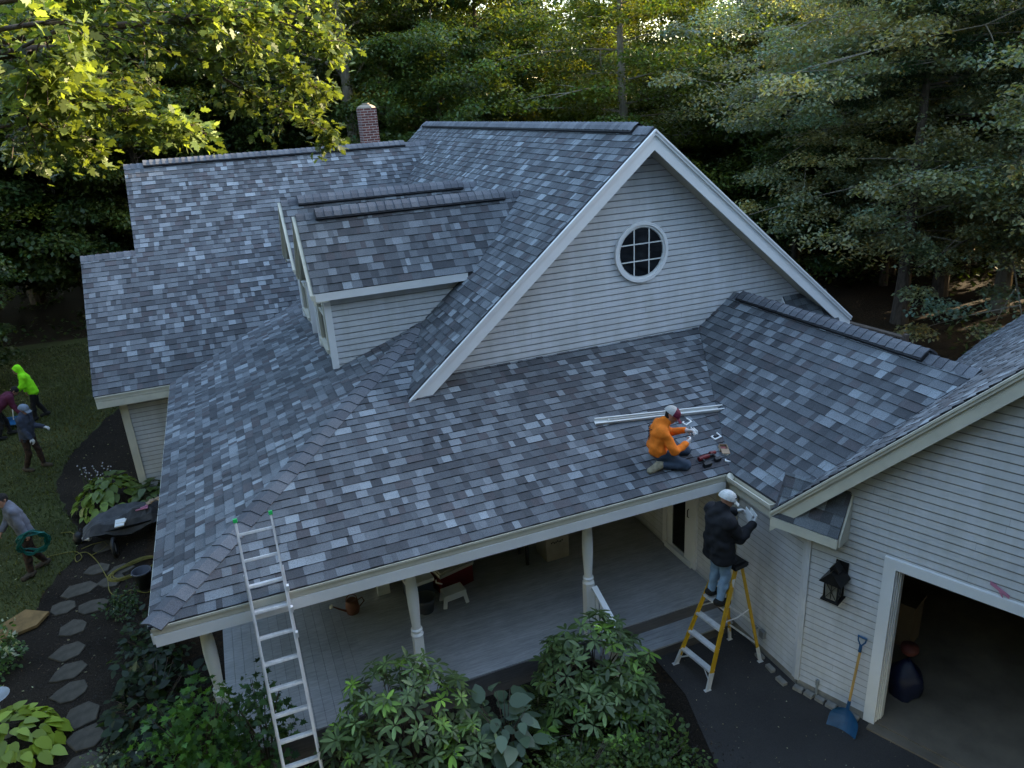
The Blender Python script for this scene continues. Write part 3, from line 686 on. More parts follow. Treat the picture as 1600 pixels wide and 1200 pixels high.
def crown_mesh(name, seed, H, z0, Rr, limbs, cl, lp, L, W, flat=.35, csz=.7, col=(.05, .09, .02), shape='round', up=.6, mat=None, droop=0.0, lobed=False, cvar=.25, az=None):
    r = rg(seed); C = []; cc = []; tr = MB()
    bend = r.normal(size=2)*.25
    tp = [A(bend[0]*math.sin(t*3)*t, bend[1]*math.sin(t*2.4)*t, H*t*.97) for t in np.linspace(0, 1, 9)]
    r0 = .016*H+.05
    tr.tube([p-A(0, 0, .3) if i == 0 else p for i, p in enumerate(tp)], [r0*(1.25 if i == 0 else 1-.9*i/8) for i in range(9)], 10)
    def tpos(z): 
        t = min(.999, z/(H*.97)); i = int(t*8); f = t*8-i; return tp[i]*(1-f)+tp[min(8, i+1)]*f
    for k in range(limbs):
        u = (k+.5)/limbs; z = z0+(H-z0)*u**.85*.97
        a = k*2.39996+r.uniform(-.4, .4) if az is None else az[0]+r.uniform(-1, 1)*az[1]
        if shape == 'round': reach = Rr*(math.sin(math.pi*min(1, .18+u*.8)))**.6
        elif shape == 'cone': reach = Rr*(1.02-u)**.8
        else: reach = Rr*(.75+.35*math.sin(math.pi*u))
        reach *= r.uniform(.72, 1.15)
        rise = (.45 if shape == 'round' else .12)*reach*r.uniform(.5, 1.3) - droop*reach
        p0 = tpos(z*.93); d = A(math.cos(a), math.sin(a), 0); s = A(-d[1], d[0], 0)*r.normal()*.15*reach
        pts = [p0+d*reach*t+A(0, 0, rise*(t**.8)-.10*reach*t*t)+s*t*t for t in np.linspace(0, 1, 6)]
        tr.tube(pts, [max(.012, r0*.2*(1-u*.6)*(1-.88*t)) for t in np.linspace(0, 1, 6)], 5, cap=False)
        nc = max(2, int(cl*(.5+reach/Rr*.6)))
        for j in range(nc):
            t = .28+.75*(j+r.random())/nc; t = min(t, 1.02); i = min(4, int(t*5)); f = t*5-i
            c = pts[i]*(1-f)+pts[i+1]*f + r.normal(size=3)*A(1, 1, .45)*reach*.13
            sz = csz*r.uniform(.6, 1.35); n = int(lp*r.uniform(.6, 1.4))
            q = r.normal(size=(n, 3)); q /= np.linalg.norm(q, axis=1)[:, None]; q *= (r.random((n, 1))**.42)
            q = q*A(1, 1, flat)*sz; q[:, 2] -= .22*(q[:, 0]**2+q[:, 1]**2)/sz
            C.append(c+q); tone = math.exp(r.normal()*.22); hh = r.normal()*.10
            cc.append(np.tile(np.asarray(col)*tone*A(1+hh, 1, 1-hh), (n, 1)))
            if j % 3 == 0: tr.tube([pts[i], (pts[i]+c)/2+A(0, 0, .05), c], [.018, .012, .005], 4, cap=False)
    C = np.concatenate(C); cc = np.concatenate(cc)
    if lobed: V, F, c = lobed_leaves(r, C, L, cc, up)
    else: V, F, c = leaf_quads(r, C, L, W, up, ccol=cc, cvar=cvar)
    me = np_mesh(name+'_crown', V, F, c, mat or M['leaf'])
    return me, tr

LOBE = [(0, 0), (.06, .10), (.22, .16), (.30, .30), (.16, .34), (.34, .50), (.40, .62), (.18, .60), (.20, .80), (.10, .84), (0, 1.0)]
LOBE = LOBE + [(-x, y) for x, y in LOBE[-2:0:-1]]
def lobed_leaves(r, C, L, cc, up=.5, dirs=None, outline=LOBE, fold=.25, cvar=.3):
    n = len(C); k = len(outline)
    nrm = r.normal(size=(n, 3))*.55; nrm[:, 2] += up*1.6; nrm /= np.linalg.norm(nrm, axis=1)[:, None]
    t = r.normal(size=(n, 3)) if dirs is None else dirs+r.normal(size=(n, 3))*.35
    t -= nrm*(t*nrm).sum(1)[:, None]; t /= np.linalg.norm(t, axis=1)[:, None]; b = np.cross(nrm, t)
    l = (L*r.uniform(.45, 1.35, n))[:, None]; fold = fold*r.uniform(-.6, 2.2, n)[:, None]
    V = np.stack([C+t*l*y+b*l*x+nrm*l*(fold*abs(x)-.18*y*y) for x, y in outline], 1).reshape(-1, 3)
    F = np.arange(k*n).reshape(n, k)
    return V, F, np.clip(cc*np.exp(r.normal(size=(n, 1))*cvar), 0, .6)

def make_tree(name, meshpair, barkmat):
    me, tr = meshpair
    t = MB(); t.__dict__.update(tr.__dict__)
    return me, t, barkmat
PROT = {}
def proto(key, name, barkm='bark', **k):
    me, tr = crown_mesh(name, **k)
    PROT[key] = dict(name=name, crown=me, tr=tr, bark=M[barkm], tmesh=None)
proto('maple1', 'maple_tree', seed=11, H=17, z0=3.5, Rr=5.0, limbs=34, cl=9, lp=186, L=.20, W=.15, csz=1.05, flat=.42, col=(.060, .092, .024))
proto('maple2', 'maple_tree', seed=12, H=20, z0=5, Rr=5.6, limbs=38, cl=9, lp=178, L=.21, W=.15, csz=1.15, flat=.4, col=(.070, .096, .020))
proto('beech', 'beech_tree', 'palebark', seed=13, H=18, z0=2.5, Rr=5.2, limbs=40, cl=9, lp=190, L=.17, W=.12, csz=1.25, flat=.34, col=(.080, .108, .018), shape='tier', up=.9)
proto('hemlock', 'hemlock_tree', seed=14, H=19, z0=2.0, Rr=4.6, limbs=64, cl=8, lp=170, L=.17, W=.06, csz=.85, flat=.22, col=(.045, .072, .026), shape='cone', up=.8, droop=.22)
proto('under', 'understory_tree', seed=15, H=8, z0=.9, Rr=3.6, limbs=26, cl=8, lp=186, L=.17, W=.12, csz=.9, flat=.35, col=(.045, .068, .018))
proto('ash', 'ash_tree', 'palebark', seed=16, H=21, z0=7, Rr=5.0, limbs=34, cl=9, lp=178, L=.20, W=.11, csz=1.1, flat=.4, col=(.072, .095, .026))
proto('bare', 'tall_pine_tree', 'bark', seed=17, H=22, z0=12.5, Rr=4.4, limbs=26, cl=8, lp=170, L=.2, W=.06, csz=.95, flat=.35, col=(.024, .046, .02), shape='cone')
def place(key, x, y, label, cat='tree', s=1.0, rz=0.0, group=None, sz=None, z=0):
    p = PROT[key]; t = thing(p['name'], label, cat, (x, y, z), group)
    if p['tmesh'] is None:
        o = p['tr'].build('trunk', p['bark'], None); p['tmesh'] = o.data; tr = o
    else: tr = bpy.data.objects.new('trunk', p['tmesh']); COL.objects.link(tr)
    c = bpy.data.objects.new('crown', p['crown']); COL.objects.link(c)
    for o in (tr, c): o.parent = t; o.location = (0, 0, 0); o['_w'] = (0, 0, 0)
    t.scale = (s, s, s*(sz or 1)); t.rotation_euler = (0, 0, rz); return t
rnd = random.Random(77)
KD = dict(maple1='round crowned maple', maple2='broad maple', beech='yellow green layered beech', hemlock='dark evergreen hemlock', ash='tall ash with a bare lower trunk', under='low bushy tree', bare='tall bare trunked pine')
def lab(k, x, y):
    a = math.degrees(math.atan2(x, max(y, .1))); far = ', farther back' if y > 44 else ''
    if a < -8: w = 'beyond the lawn'
    elif a < 8: w = 'behind the left wing roof'
    elif a < 22: w = 'behind the chimney'
    elif a < 35: w = 'behind the gable peak'
    elif a < 48: w = 'right of the gable'
    else: w = 'beyond the garage roof'
    return KD[k]+' in the forest '+w+far
G1 = 'trees of the dense forest behind the house'; L1 = 'leafy tree of the dense dark forest behind the house'
G2 = 'trunks of the dark forest to the right'; L2 = 'tall bare trunked tree in the dark forest beyond the garage'
G3 = 'low trees under the forest canopy'; L3 = 'low leafy tree filling the shade under the forest canopy'
place('maple1', 9.5, 31.5, 'bright green maple rising right behind the brick chimney', s=.70, rz=.4)
place('maple2', -2.5, 35.5, 'dark maple just left of the brick chimney, behind the wing roof', s=.72, rz=2)
place('beech', -9.5, 35.5, 'dark layered beech beyond the far end of the lawn, left of the wing', s=.85, rz=1.0)
place('under', -8.6, 27.2, 'low dark bushy tree on the edge of the lawn left of the roof', s=.75, rz=.2)
place('under', -15.5, 23.0, 'low dark bushy tree at the left edge above the kneeling workers on the lawn', s=1.1, rz=2.2)
place('beech', -12.6, 18.5, 'dark green beech with layered branches left of the wing roof, under the oak', s=.62, rz=.9)
place('beech', 17.5, 30, 'yellow green beech behind the ridge of the main roof', s=.92, rz=3.0)
place('maple2', 24.5, 29.5, 'dark maple behind the peak of the main gable', s=.66, rz=.1)
place('ash', 6.7, 36.5, 'pale trunked maple above the chimney, seen against the dark wood', s=1.0, rz=1.9)
for (x, y, k) in ((-1, 41, 'maple2'), (10, 41, 'ash'), (14, 37.5, 'maple1'), (21, 36, 'beech'), (28, 35, 'maple1'), (-8, 42, 'maple1'), (-15, 37, 'ash'), (-22, 34, 'beech'),
                  (31, 29, 'beech'), (36, 34, 'maple2'), (30, 42, 'maple1'), (5, 48, 'hemlock'), (14, 47, 'maple2'), (23, 45, 'ash'), (-6, 49, 'hemlock'), (-15, 47, 'maple2'), (-25, 43, 'hemlock'), (-24, 27, 'maple1'),
                  (0, 46, 'beech'), (9, 45, 'maple1'), (18, 42, 'maple2'), (26, 40, 'maple2'), (33, 38, 'beech'), (-19, 30, 'maple2'), (-11, 43, 'beech'), (40, 27, 'maple1'), (43, 34, 'hemlock'), (38, 42, 'maple2')):
    place(k, x+rnd.uniform(-1, 1), y+rnd.uniform(-1, 1), lab(k, x, y), s=rnd.uniform(.9, 1.12)*(.92 if x < 18 else .68), rz=rnd.uniform(0, 6), group=G1)
for (x, y) in ((27, 23.5), (31.5, 24), (36, 24.5), (38, 21), (44, 25), (34.5, 19.5), (46, 19), (41, 17), (50, 27), (49, 34), (55, 22), (56, 31), (61, 26), (30, 19.5), (33, 22)):
    place('bare', x+rnd.uniform(-.8, .8), y+rnd.uniform(-.8, .8), lab('bare', x, y), s=rnd.uniform(.62, .76), rz=rnd.uniform(0, 6), group=G2)
for i in range(46):
    a = i/45; x = -26+a*92; y = 38+rnd.uniform(-3, 12) if x < 24 else 27+rnd.uniform(-3, 20)
    place('under', x, y, lab('under', x, y), s=rnd.uniform(.8, 1.4), rz=rnd.uniform(0, 6), group=G3)
for i in range(34):
    x = -50+i*4.1; y = 60+rnd.uniform(-4, 6)-max(0, x-20)*.35
    kk = rnd.choice(('maple2', 'maple1', 'hemlock', 'beech'))
    place(kk, x, y, lab(kk, x, y), s=rnd.uniform(.85, 1.1)*(1 if x < 10 else .8), rz=rnd.uniform(0, 6), group=G1)
for (x, y, s_) in ((21.5, 24, .8), (25, 22.5, .9), (29, 22, .9), (33, 25.5, 1.1), (24, 26.5, 1.1), (37, 23, 1.0), (28, 28, 1.2)):
    place('under', x, y, lab('under', x, y), s=s_, rz=rnd.uniform(0, 6), group=G3)
for x, y, s_ in ((21.4, 18.4, .62), (25.4, 20.2, .66)):
    place('bare', x, y, 'slim trunk standing '+('just behind' if x < 23 else 'farther behind')+' the low roof at the right, under the grey green tree', s=s_, rz=x)
G4 = 'unseen trees added at the right to block low sun'; L4 = 'tall unseen tree added at the right to keep low sun off the house'  # out-of-view trees, added and sized to keep the low sun off the house
for i, (x, y) in enumerate(((33, 11), (30, 5), (30, 9), (30, 0), (31, -5), (29, -11), (38, 14), (36, 7), (37, 2), (36, -14), (44, 11), (43, -5), (40, 4), (31, 14), (32.5, 17.5), (48, 8), (35, -1), (36.5, 11), (40, 9), (39, 17.5))):
    place(('maple2', 'maple1', 'ash', 'maple1')[i % 4], x, y, L4, s=rnd.uniform(.74, .8)*(.85 if i % 2 == 0 else .95), rz=rnd.uniform(0, 6), group=G4)
for (x, y, s_) in ((28.5, 7, 1.25), (29, 11, 1.2), (28.5, 14.5, 1.2), (28, 2, 1.2), (33, 8.5, 1.4), (33, 14, 1.4), (28, -3, 1.2), (34, 3, 1.4)):
    place('under', x, y, L4, s=s_, rz=rnd.uniform(0, 6), group=G4)
G5 = 'unseen trees added left of and behind the camera to block low sky'; L5 = 'leafy unseen tree added to block low sky light from the porch'  # out-of-view ring of trees, added to cut low sky light under the porch
for (x, y) in ((-22, 8), (-18, 0), (-20, -6), (-15, -10), (-9, -12), (-3, -13), (3, -12.5), (9, -12), (15, -11), (21, -9), (-27, 14), (-29, 2), (-14, -19), (-1, -22), (8, -22), (18, -20), (-26, -13), (-34, 20), (26, -16), (-27, 19)):
    place(rnd.choice(('maple1', 'maple2', 'beech')), x, y, L5, s=rnd.uniform(1.0, 1.15), rz=rnd.uniform(0, 6), group=G5)
for (x, y) in ((-17, 5), (-16, -3), (-12, -7), (-6, -9.5), (0, -10.5), (6, -9.5), (12, -9), (18, -6), (-20, 12), (22, -3)):
    place('under', x, y, L5, s=1.35, rz=rnd.uniform(0, 6), group=G5)
# grey green tree reaching in from the right
proto('right', 'birch_tree', 'palebark', seed=31, H=13.6, z0=2.2, Rr=8.8, limbs=84, cl=16, lp=260, L=.13, W=.085, csz=.95, flat=.3, col=(.185, .20, .115), shape='tier', up=.9, droop=.10)
place('right', 25.2, 17.6, 'spreading grey green tree reaching in from the right edge over the low roof', rz=1.3)

# ---- the oak at the upper left, close to the camera
def oak():
    r = rg(5); t = thing('oak_tree', 'big oak with sunlit yellow green lobed leaves hanging in from the upper left', 'tree', (-11.5, 9.0, 0))
    wood = MB(); wood.tube([(-11.5, 9, -.3), (-11.4, 9, 3), (-11.1, 9.1, 7), (-10.9, 9.2, 11), (-10.6, 9.3, 15)], [.42, .34, .28, .22, .12], 12)
    C = []; D = []; cc = []
    def branch(px, Y, rad, n, spread, bright, root=True, twig=True):
        pts = [at_y(x, y, Y+dy) for (x, y), dy in zip(px, np.linspace(0, rad[2] if len(rad) > 2 else 0, len(px)))]
        if root: pts = [A(-11.1, 9.1, pts[0][2]-1.5)]+pts
        # smooth
        q = []
        for i in range(len(pts)-1):
            for s in np.linspace(0, 1, 6, endpoint=False):
                a = pts[max(0, i-1)]; b = pts[i]; c = pts[i+1]; d = pts[min(len(pts)-1, i+2)]
                q.append(.5*((2*b)+(c-a)*s+(2*a-5*b+4*c-d)*s*s+(-a+3*b-3*c+d)*s**3))
        q.append(pts[-1]); k = len(q)
        wood.tube(q, [rad[0]+(rad[1]-rad[0])*i/(k-1) for i in range(k)], 7)
        for j in range(n):
            s = (.12 if root else .05)+(.9 if root else .97)*(j+r.random())/n; i = min(k-2, int(s*(k-1))); b = q[i]+(q[i+1]-q[i])*r.random()
            ax = unit(q[i+1]-q[i]); d = r.normal(size=3)*A(1, 1, .5)+ax*.7+A(0, 0, -.15); d = unit(d); L = spread*r.uniform(.35, 1.25)*(1.15-.4*s)
            e = b+d*L+A(0, 0, -.12*L)
            if twig: wood.tube([b, (b+e)/2+A(0, 0, .04), e], [.009, .006, .003], 4, cap=False)
            m_ = int(r.integers(19, 32)); w = r.random((m_, 1))**.6
            p = b+(e-b)*w+r.normal(size=(m_, 3))*.07
            C.append(p); dd = np.tile(d, (m_, 1))+r.normal(size=(m_, 3))*.6; dd[:, 2] -= .35; D.append(dd)
            tone = math.exp(r.normal()*.2)*bright; cc.append(np.tile(A(.095, .130, .032)*tone, (m_, 1)))
    branch([(-60, 75), (60, 58), (170, 42), (280, 32), (380, 30)], 9.6, (.075, .02, .6), 44, .75, 1.0)
    branch([(-60, 95), (40, 128), (130, 155), (215, 178), (300, 196)], 8.2, (.05, .008, .5), 56, .42, 1.1)
    branch([(-60, 155), (30, 180), (80, 205), (125, 232)], 8.8, (.035, .008, .2), 26, .36, .8)
    branch([(225, 38), (290, 78), (370, 135), (440, 170), (515, 205)], 10.3, (.02, .006, .8), 46, .45, .75, False)
    branch([(275, 33), (360, 15), (440, 35), (525, 70)], 10.0, (.022, .006, .6), 44, .62, 1.1, False)
    branch([(300, 60), (380, 70), (450, 110), (500, 140)], 10.8, (.015, .006, .5), 40, .5, .8, False)
    branch([(-60, 10), (60, 5), (170, -15), (300, -25)], 9.2, (.05, .01, .5), 44, .65, 1.0)
    branch([(60, 60), (110, 100), (150, 130)], 9.3, (.015, .006, .2), 18, .5, .9, False)
    branch([(-60, 55), (20, 85), (70, 105)], 8.0, (.03, .006, .2), 20, .5, 1.1)
    branch([(330, 28), (420, -15), (520, -20)], 10.4, (.02, .006, .5), 26, .6, 1.0, False)
    branch([(-60, 210), (10, 215), (50, 235)], 10, (.03, .006, .2), 12, .5, .6)
    C = np.concatenate(C); D = np.concatenate(D); cc = np.concatenate(cc)
    V, F, c = lobed_leaves(r, C, .108, cc, .5, D)
    wood.build('trunk', M['bark'], t, smooth=True)
    me = np_mesh('crown', V-np.array([-11.5, 9, 0]), F, c, M['oak']); o = bpy.data.objects.new('crown', me); COL.objects.link(o); o.parent = t; o['_w'] = (0, 0, 0)
oak()

# ---- garden plants
def plant(name, label, cat, loc, V, F, c, mat, group=None, stems=None):
    t = thing(name, label, cat, loc, group)
    me = np_mesh('foliage', V-np.asarray(loc), F, c, mat); o = bpy.data.objects.new('foliage', me); COL.objects.link(o); o.parent = t; o['_w'] = (0, 0, 0)
    if stems is not None: stems.build('stem', M['bark'], t)
    return t
LANCE = [(0, 0), (.11, .25), (.155, .55), (.10, .85), (0, 1.0), (-.10, .85), (-.155, .55), (-.11, .25)]
OVATE = [(0, 0), (.22, .12), (.33, .38), (.24, .72), (0, 1.0), (-.24, .72), (-.33, .38), (-.22, .12)]
MAPLE = [(0, 0), (.10, .12), (.42, .05), (.28, .28), (.52, .48), (.24, .52), (.26, .72), (.12, .70), (0, 1.0)]
MAPLE = MAPLE + [(-x, y) for x, y in MAPLE[-2:0:-1]]
def rosettes(r, P, N, L, outline, cc, per=8, tilt=.35, cv=.18):
    """whorls of leaves at points P facing N"""
    k = len(outline); Vs = []; cs = []
    for p, n_, c in zip(P, N, cc):
        n_ = unit(n_); a = unit(np.cross(n_, r.normal(size=3))); b = np.cross(n_, a); ph = r.random()*6.28; tone = math.exp(r.normal()*.2); lr = r.uniform(.65, 1.2)
        for j in range(per+int(r.integers(-1, 2))):
            th = ph+2*math.pi*j/per+r.normal()*.16; ti = tilt+r.normal()*.22
            d = (a*math.cos(th)+b*math.sin(th))*math.cos(ti)+n_*math.sin(ti); s = np.cross(n_, d); s = unit(s); u = np.cross(d, s)
            l = L*r.uniform(.7, 1.15)*lr
            Vs.append(np.array([p+d*l*(y+.08)+s*l*x*(1 if True else 1)+(-u)*l*(-.35*abs(x)+.22*y*y)*(1 if np.dot(u, n_) > 0 else -1) for x, y in outline]))
            cs.append(np.asarray(c)*tone*math.exp(r.normal()*cv))
    V = np.concatenate(Vs); n = len(Vs); return V, np.arange(n*k).reshape(n, k), np.clip(np.array(cs), 0, .7)
def rhodo(name, label, cx, cy, rx, ry, ztop, zb, n, seed, extra=(), yellow=.08):
    r = rg(seed); P = []; N = []; cc = []; st = MB()
    blobs = [(cx, cy, rx, ry, ztop, zb, n)]+list(extra)
    for (bx, by, ax, ay, zt, z0, m_) in blobs:
        for _ in range(m_):
            a = r.random()*2*math.pi; e = math.asin(r.random()**.8)*1.0; rad = r.uniform(.78, 1.08)
            n_ = A(math.cos(a)*math.cos(e), math.sin(a)*math.cos(e), math.sin(e))
            p = A(bx, by, z0)+n_*A(ax, ay, zt-z0)*rad; P.append(p+r.normal(size=3)*.03); N.append(n_*.7+A(0, 0, .9)+r.normal(size=3)*.2)
            c = A(.082, .125, .042)*math.exp(r.normal()*.22)
            if r.random() < yellow: c = A(.15, .26, .04)
            cc.append(c)
            if _ % 3 == 0: st.tube([A(bx, by, .0), A(bx, by, .1)+(p-A(bx, by, 0))*.5+r.normal(size=3)*.05, p], [.014, .009, .004], 4, cap=False)
    V, F, c = rosettes(r, P, N, .155, LANCE, cc, 8, .12, .26)
    return plant(name, label, 'shrub', (cx, cy, 0), V, F, c, M['waxy'], stems=st)
rhodo('rhododendron_bush', 'glossy rhododendron bush in front of the middle porch post, beside the long ladder', 1.05, 7.25, .95, .72, 1.72, .55, 170, 61, [(.35, 7.15, .5, .45, 1.2, .4, 50), (1.65, 6.75, .5, .45, 1.1, .3, 60), (.9, 6.6, .7, .4, .9, .25, 60)], .12)
rhodo('rhododendron_bush', 'glossy rhododendron bush hiding the foot of the handrail, left of the stepladder', 3.62, 7.25, .82, .62, 1.5, .5, 150, 62, [(3.95, 6.85, .42, .4, .95, .2, 55), (3.3, 6.75, .6, .5, 1.0, .25, 70), (3.95, 6.45, .35, .35, .7, .15, 34)], .07)
def bush(name, label, loc, rx, ry, z0, z1, n, L, col, outline, seed, mat='leaf', up=.5, cat='shrub', vary=.3, stem=True, hue=0):
    r = rg(seed); q = r.normal(size=(n, 3)); q /= np.linalg.norm(q, axis=1)[:, None]; q *= r.random((n, 1))**.4
    lump = 1+.22*np.sin(q[:, :1]*5+seed)+.18*np.cos(q[:, 1:2]*6+seed*2)
    C = q*A(rx, ry, (z1-z0)/2)*lump+A(loc[0], loc[1], (z0+z1)/2)
    C[:, 2] = np.maximum(C[:, 2], .03)
    cc = np.tile(np.asarray(col), (n, 1))
    if hue: w = (r.random((n, 1)) < hue); cc = np.where(w, A(.45, .48, .36), cc)
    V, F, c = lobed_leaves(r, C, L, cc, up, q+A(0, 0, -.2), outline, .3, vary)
    st = None
    if stem:
        st = MB()
        for _ in range(14):
            a = r.random()*6.28; st.tube([A(loc[0], loc[1], 0), A(loc[0]+math.cos(a)*rx*.3, loc[1]+math.sin(a)*ry*.3, (z0+z1)/2), A(loc[0]+math.cos(a)*rx*.7, loc[1]+math.sin(a)*ry*.7, z1*.9)], [.012, .008, .003], 4, cap=False)
    return plant(name, label, cat, (loc[0], loc[1], 0), V, F, c, M[mat], stems=st)
bush('maple_leaved_shrub', 'leafy green shrub with pointed lobed leaves around the corner porch post', (-1.35, 8.05), .62, .5, .2, 1.75, 750, .105, (.07, .165, .03), MAPLE, 63)
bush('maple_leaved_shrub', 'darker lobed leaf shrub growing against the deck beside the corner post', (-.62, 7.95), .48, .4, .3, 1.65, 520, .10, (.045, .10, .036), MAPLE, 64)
bush('maple_leaved_shrub', 'low lobed leaf shrub at the bottom edge left of the long ladder', (-1.05, 7.3), .8, .55, .05, 1.0, 700, .10, (.065, .15, .03), MAPLE, 65)
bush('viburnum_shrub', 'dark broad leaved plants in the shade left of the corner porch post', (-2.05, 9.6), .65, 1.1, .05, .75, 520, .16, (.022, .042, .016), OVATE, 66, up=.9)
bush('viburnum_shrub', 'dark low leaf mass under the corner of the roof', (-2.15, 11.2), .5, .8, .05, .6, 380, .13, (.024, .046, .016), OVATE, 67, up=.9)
bush('groundcover_plant', 'small pale variegated plant beside the lower stepping stones', (-2.45, 9.1), .42, .42, .0, .3, 620, .05, (.10, .14, .075), OVATE, 68, stem=False, hue=.25, cat='plant')
bush('flowering_shrub', 'low shrub dotted with white flowers at the left edge below the tan stone', (-4.75, 12.1), .75, .8, .0, .55, 1100, .075, (.07, .13, .04), OVATE, 69, stem=False, hue=.16, cat='plant')
bush('groundcover_plant', 'small green plant right of the middle stepping stones', (-2.75, 12.9), .4, .5, .0, .28, 420, .06, (.045, .08, .03), OVATE, 70, stem=False, cat='plant', hue=.05)
bush('hydrangea_shrub', 'shrub with big rounded grey green leaves right of the left rhododendron', (2.2, 6.85), .45, .38, .35, 1.2, 75, .24, (.085, .125, .075), OVATE, 71, up=1.3, mat='waxy', vary=.15)
bush('hydrangea_shrub', 'small clump of large grey green leaves at the bottom edge below the hydrangea', (1.75, 6.2), .4, .35, .2, .8, 40, .22, (.075, .11, .07), OVATE, 72, up=1.3, mat='waxy', vary=.15)
bush('low_shrub', 'fine leaved yellowish green shrub at the bottom edge between the two rhododendrons', (2.7, 6.0), .75, .55, .05, .85, 2400, .055, (.065, .105, .022), OVATE, 73)
bush('low_shrub', 'fine leaved green shrub at the bottom edge beside the driveway', (3.75, 5.95), .62, .5, .0, .6, 1900, .06, (.07, .115, .03), OVATE, 74)
bush('hosta_plant', 'dark hosta tucked behind the lower rungs of the long ladder', (-.1, 7.25), .45, .35, .05, .6, 46, .26, (.035, .07, .025), OVATE, 75, up=1.2, cat='plant', vary=.15, stem=False)
def hosta(label, loc, rad, h, n, seed, col):
    r = rg(seed); P = []; N = []; Vs = []; cs = []
    for i in range(n):
        a = r.random()*6.283; q = r.random()**.6; rr = rad*q; d = A(math.cos(a), math.sin(a), 0)
        p = A(loc[0], loc[1], 0)+d*rr*.75+A(0, 0, h*(1-.75*q*q)*r.uniform(.85, 1.1)); ti = .25-.95*q+r.normal()*.2
        dd = d*math.cos(ti)+A(0, 0, 1)*math.sin(ti); s = unit(np.cross(dd, A(0, 0, 1))+r.normal(size=3)*.12); u = np.cross(s, dd); l = r.uniform(.15, .25)
        Vs.append(np.array([p+dd*l*y+s*l*x*1.1+u*l*(.45*abs(x)-.25*y*y) for x, y in OVATE])); cs.append(np.asarray(col)*math.exp(r.normal()*.2)*(.65+.5*q))
    V = np.concatenate(Vs); return plant('hosta_plant', label, 'plant', (loc[0], loc[1], 0), V, np.arange(len(V)).reshape(-1, 8), np.array(cs), M['waxy'])
hosta('big yellow green hosta in the lower left corner', (-3.95, 10.0), .85, .55, 190, 81, (.26, .34, .035))
hosta('yellow green hosta clump at the corner of the grey wing wall, above the wheelbarrow', (-3.25, 17.1), .95, .75, 210, 82, (.13, .19, .03))
hosta('smaller yellow green hosta against the foot of the wing wall', (-2.35, 16.5), .6, .7, 100, 83, (.09, .13, .03))
def fern(label, loc, seed, n=16, L=.6):
    r = rg(seed); Vs = []; cs = []
    for i in range(n):
        a = 6.283*i/n+r.normal()*.2; d = A(math.cos(a), math.sin(a), 0); l = L*r.uniform(.7, 1.15); s = A(-d[1], d[0], 0)
        for j in range(22):
            t = (j+1)/23; c = A(loc[0], loc[1], .1)+d*l*t+A(0, 0, l*(1.0*t-.95*t*t)); w = .11*math.sin(math.pi*min(1, t*.9+.12))*l/.6
            for sg in (-1, 1): Vs.append(np.array([c, c+s*sg*w*.5+d*.018, c+s*sg*w+d*.02-A(0, 0, .01), c+s*sg*w*.5-d*.004])); cs.append(A(.09, .13, .03)*math.exp(r.normal()*.15))
    V = np.concatenate(Vs); plant('fern', label, 'plant', (loc[0], loc[1], 0), V, np.arange(len(V)).reshape(-1, 4), np.array(cs), M['leaf'])
fern('yellowish fern between the rhododendrons, close to the deck edge', (2.85, 7.35), 91, 14, .6)
fern('green fern in front of the right rhododendron', (3.0, 6.75), 92, 16, .7)
# grass, fallen leaves: uncountable
def in_poly(x, y, P):
    c = np.zeros(len(x), bool)
    for i in range(len(P)):
        (x1, y1), (x2, y2) = P[i-1], P[i]
        if y1 != y2: c ^= ((y1 > y) != (y2 > y)) & (x < (x2-x1)*(y-y1)/(y2-y1)+x1)
    return c
def grass():
    r = rg(9); n = 150000; x = r.uniform(-13, 1, n); y = 11+22*r.random(n)**1.15
    k = in_poly(x, y, LAWN); x, y = x[k], y[k]; n = len(x); h = r.uniform(.03, .075, n); w = r.uniform(.006, .012, n)*(1+(y-11)*.05); a = r.random(n)*6.283; lx = r.normal(size=n)*.03; ly = r.normal(size=n)*.03
    z = np.full(n, .006)
    V = np.stack([np.stack([x-np.cos(a)*w, y-np.sin(a)*w, z], 1), np.stack([x+np.cos(a)*w, y+np.sin(a)*w, z], 1), np.stack([x+lx, y+ly, z+h], 1)], 1).reshape(-1, 3)
    pat = .5+.5*np.sin(x*.9+np.sin(y*.7)*2)*np.cos(y*.55); t = np.exp(r.normal(size=n)*.3)[:, None]
    c = (A(.045, .062, .018)[None]*(1-pat[:, None])+A(.095, .088, .034)[None]*pat[:, None])*t
    o = link('grass', np_mesh('grass', V, np.arange(3*n).reshape(n, 3), c, M['leaf'])); tag(o, 'short dull green lawn grass left of the house', 'grass', kind='stuff')
grass()
def litter():
    r = rg(10); n = 2600; x = r.uniform(-11, 6, n); y = r.uniform(5, 32, n)
    k = (x < -2.7) | ((y < 8) & (x < 4.4)) | ((y < 7.6) & (r.random(n) < .12)); k &= (r.random(n) < .65); x, y = x[k], y[k]; n = len(x)
    C = np.stack([x, y, np.full(n, .03)], 1)
    V, F, c = leaf_quads(r, C, .06, .03, 2.0, ccol=np.tile(A(.20, .19, .11), (n, 1)), cvar=.6)
    V[:, 2] = np.maximum(V[:, 2], .02)
    o = link('fallen_leaves', np_mesh('fallen_leaves', V, F, c, M['leaf'])); tag(o, 'scattered pale fallen leaves on the lawn and dark mulch', 'leaves', kind='stuff')
litter()
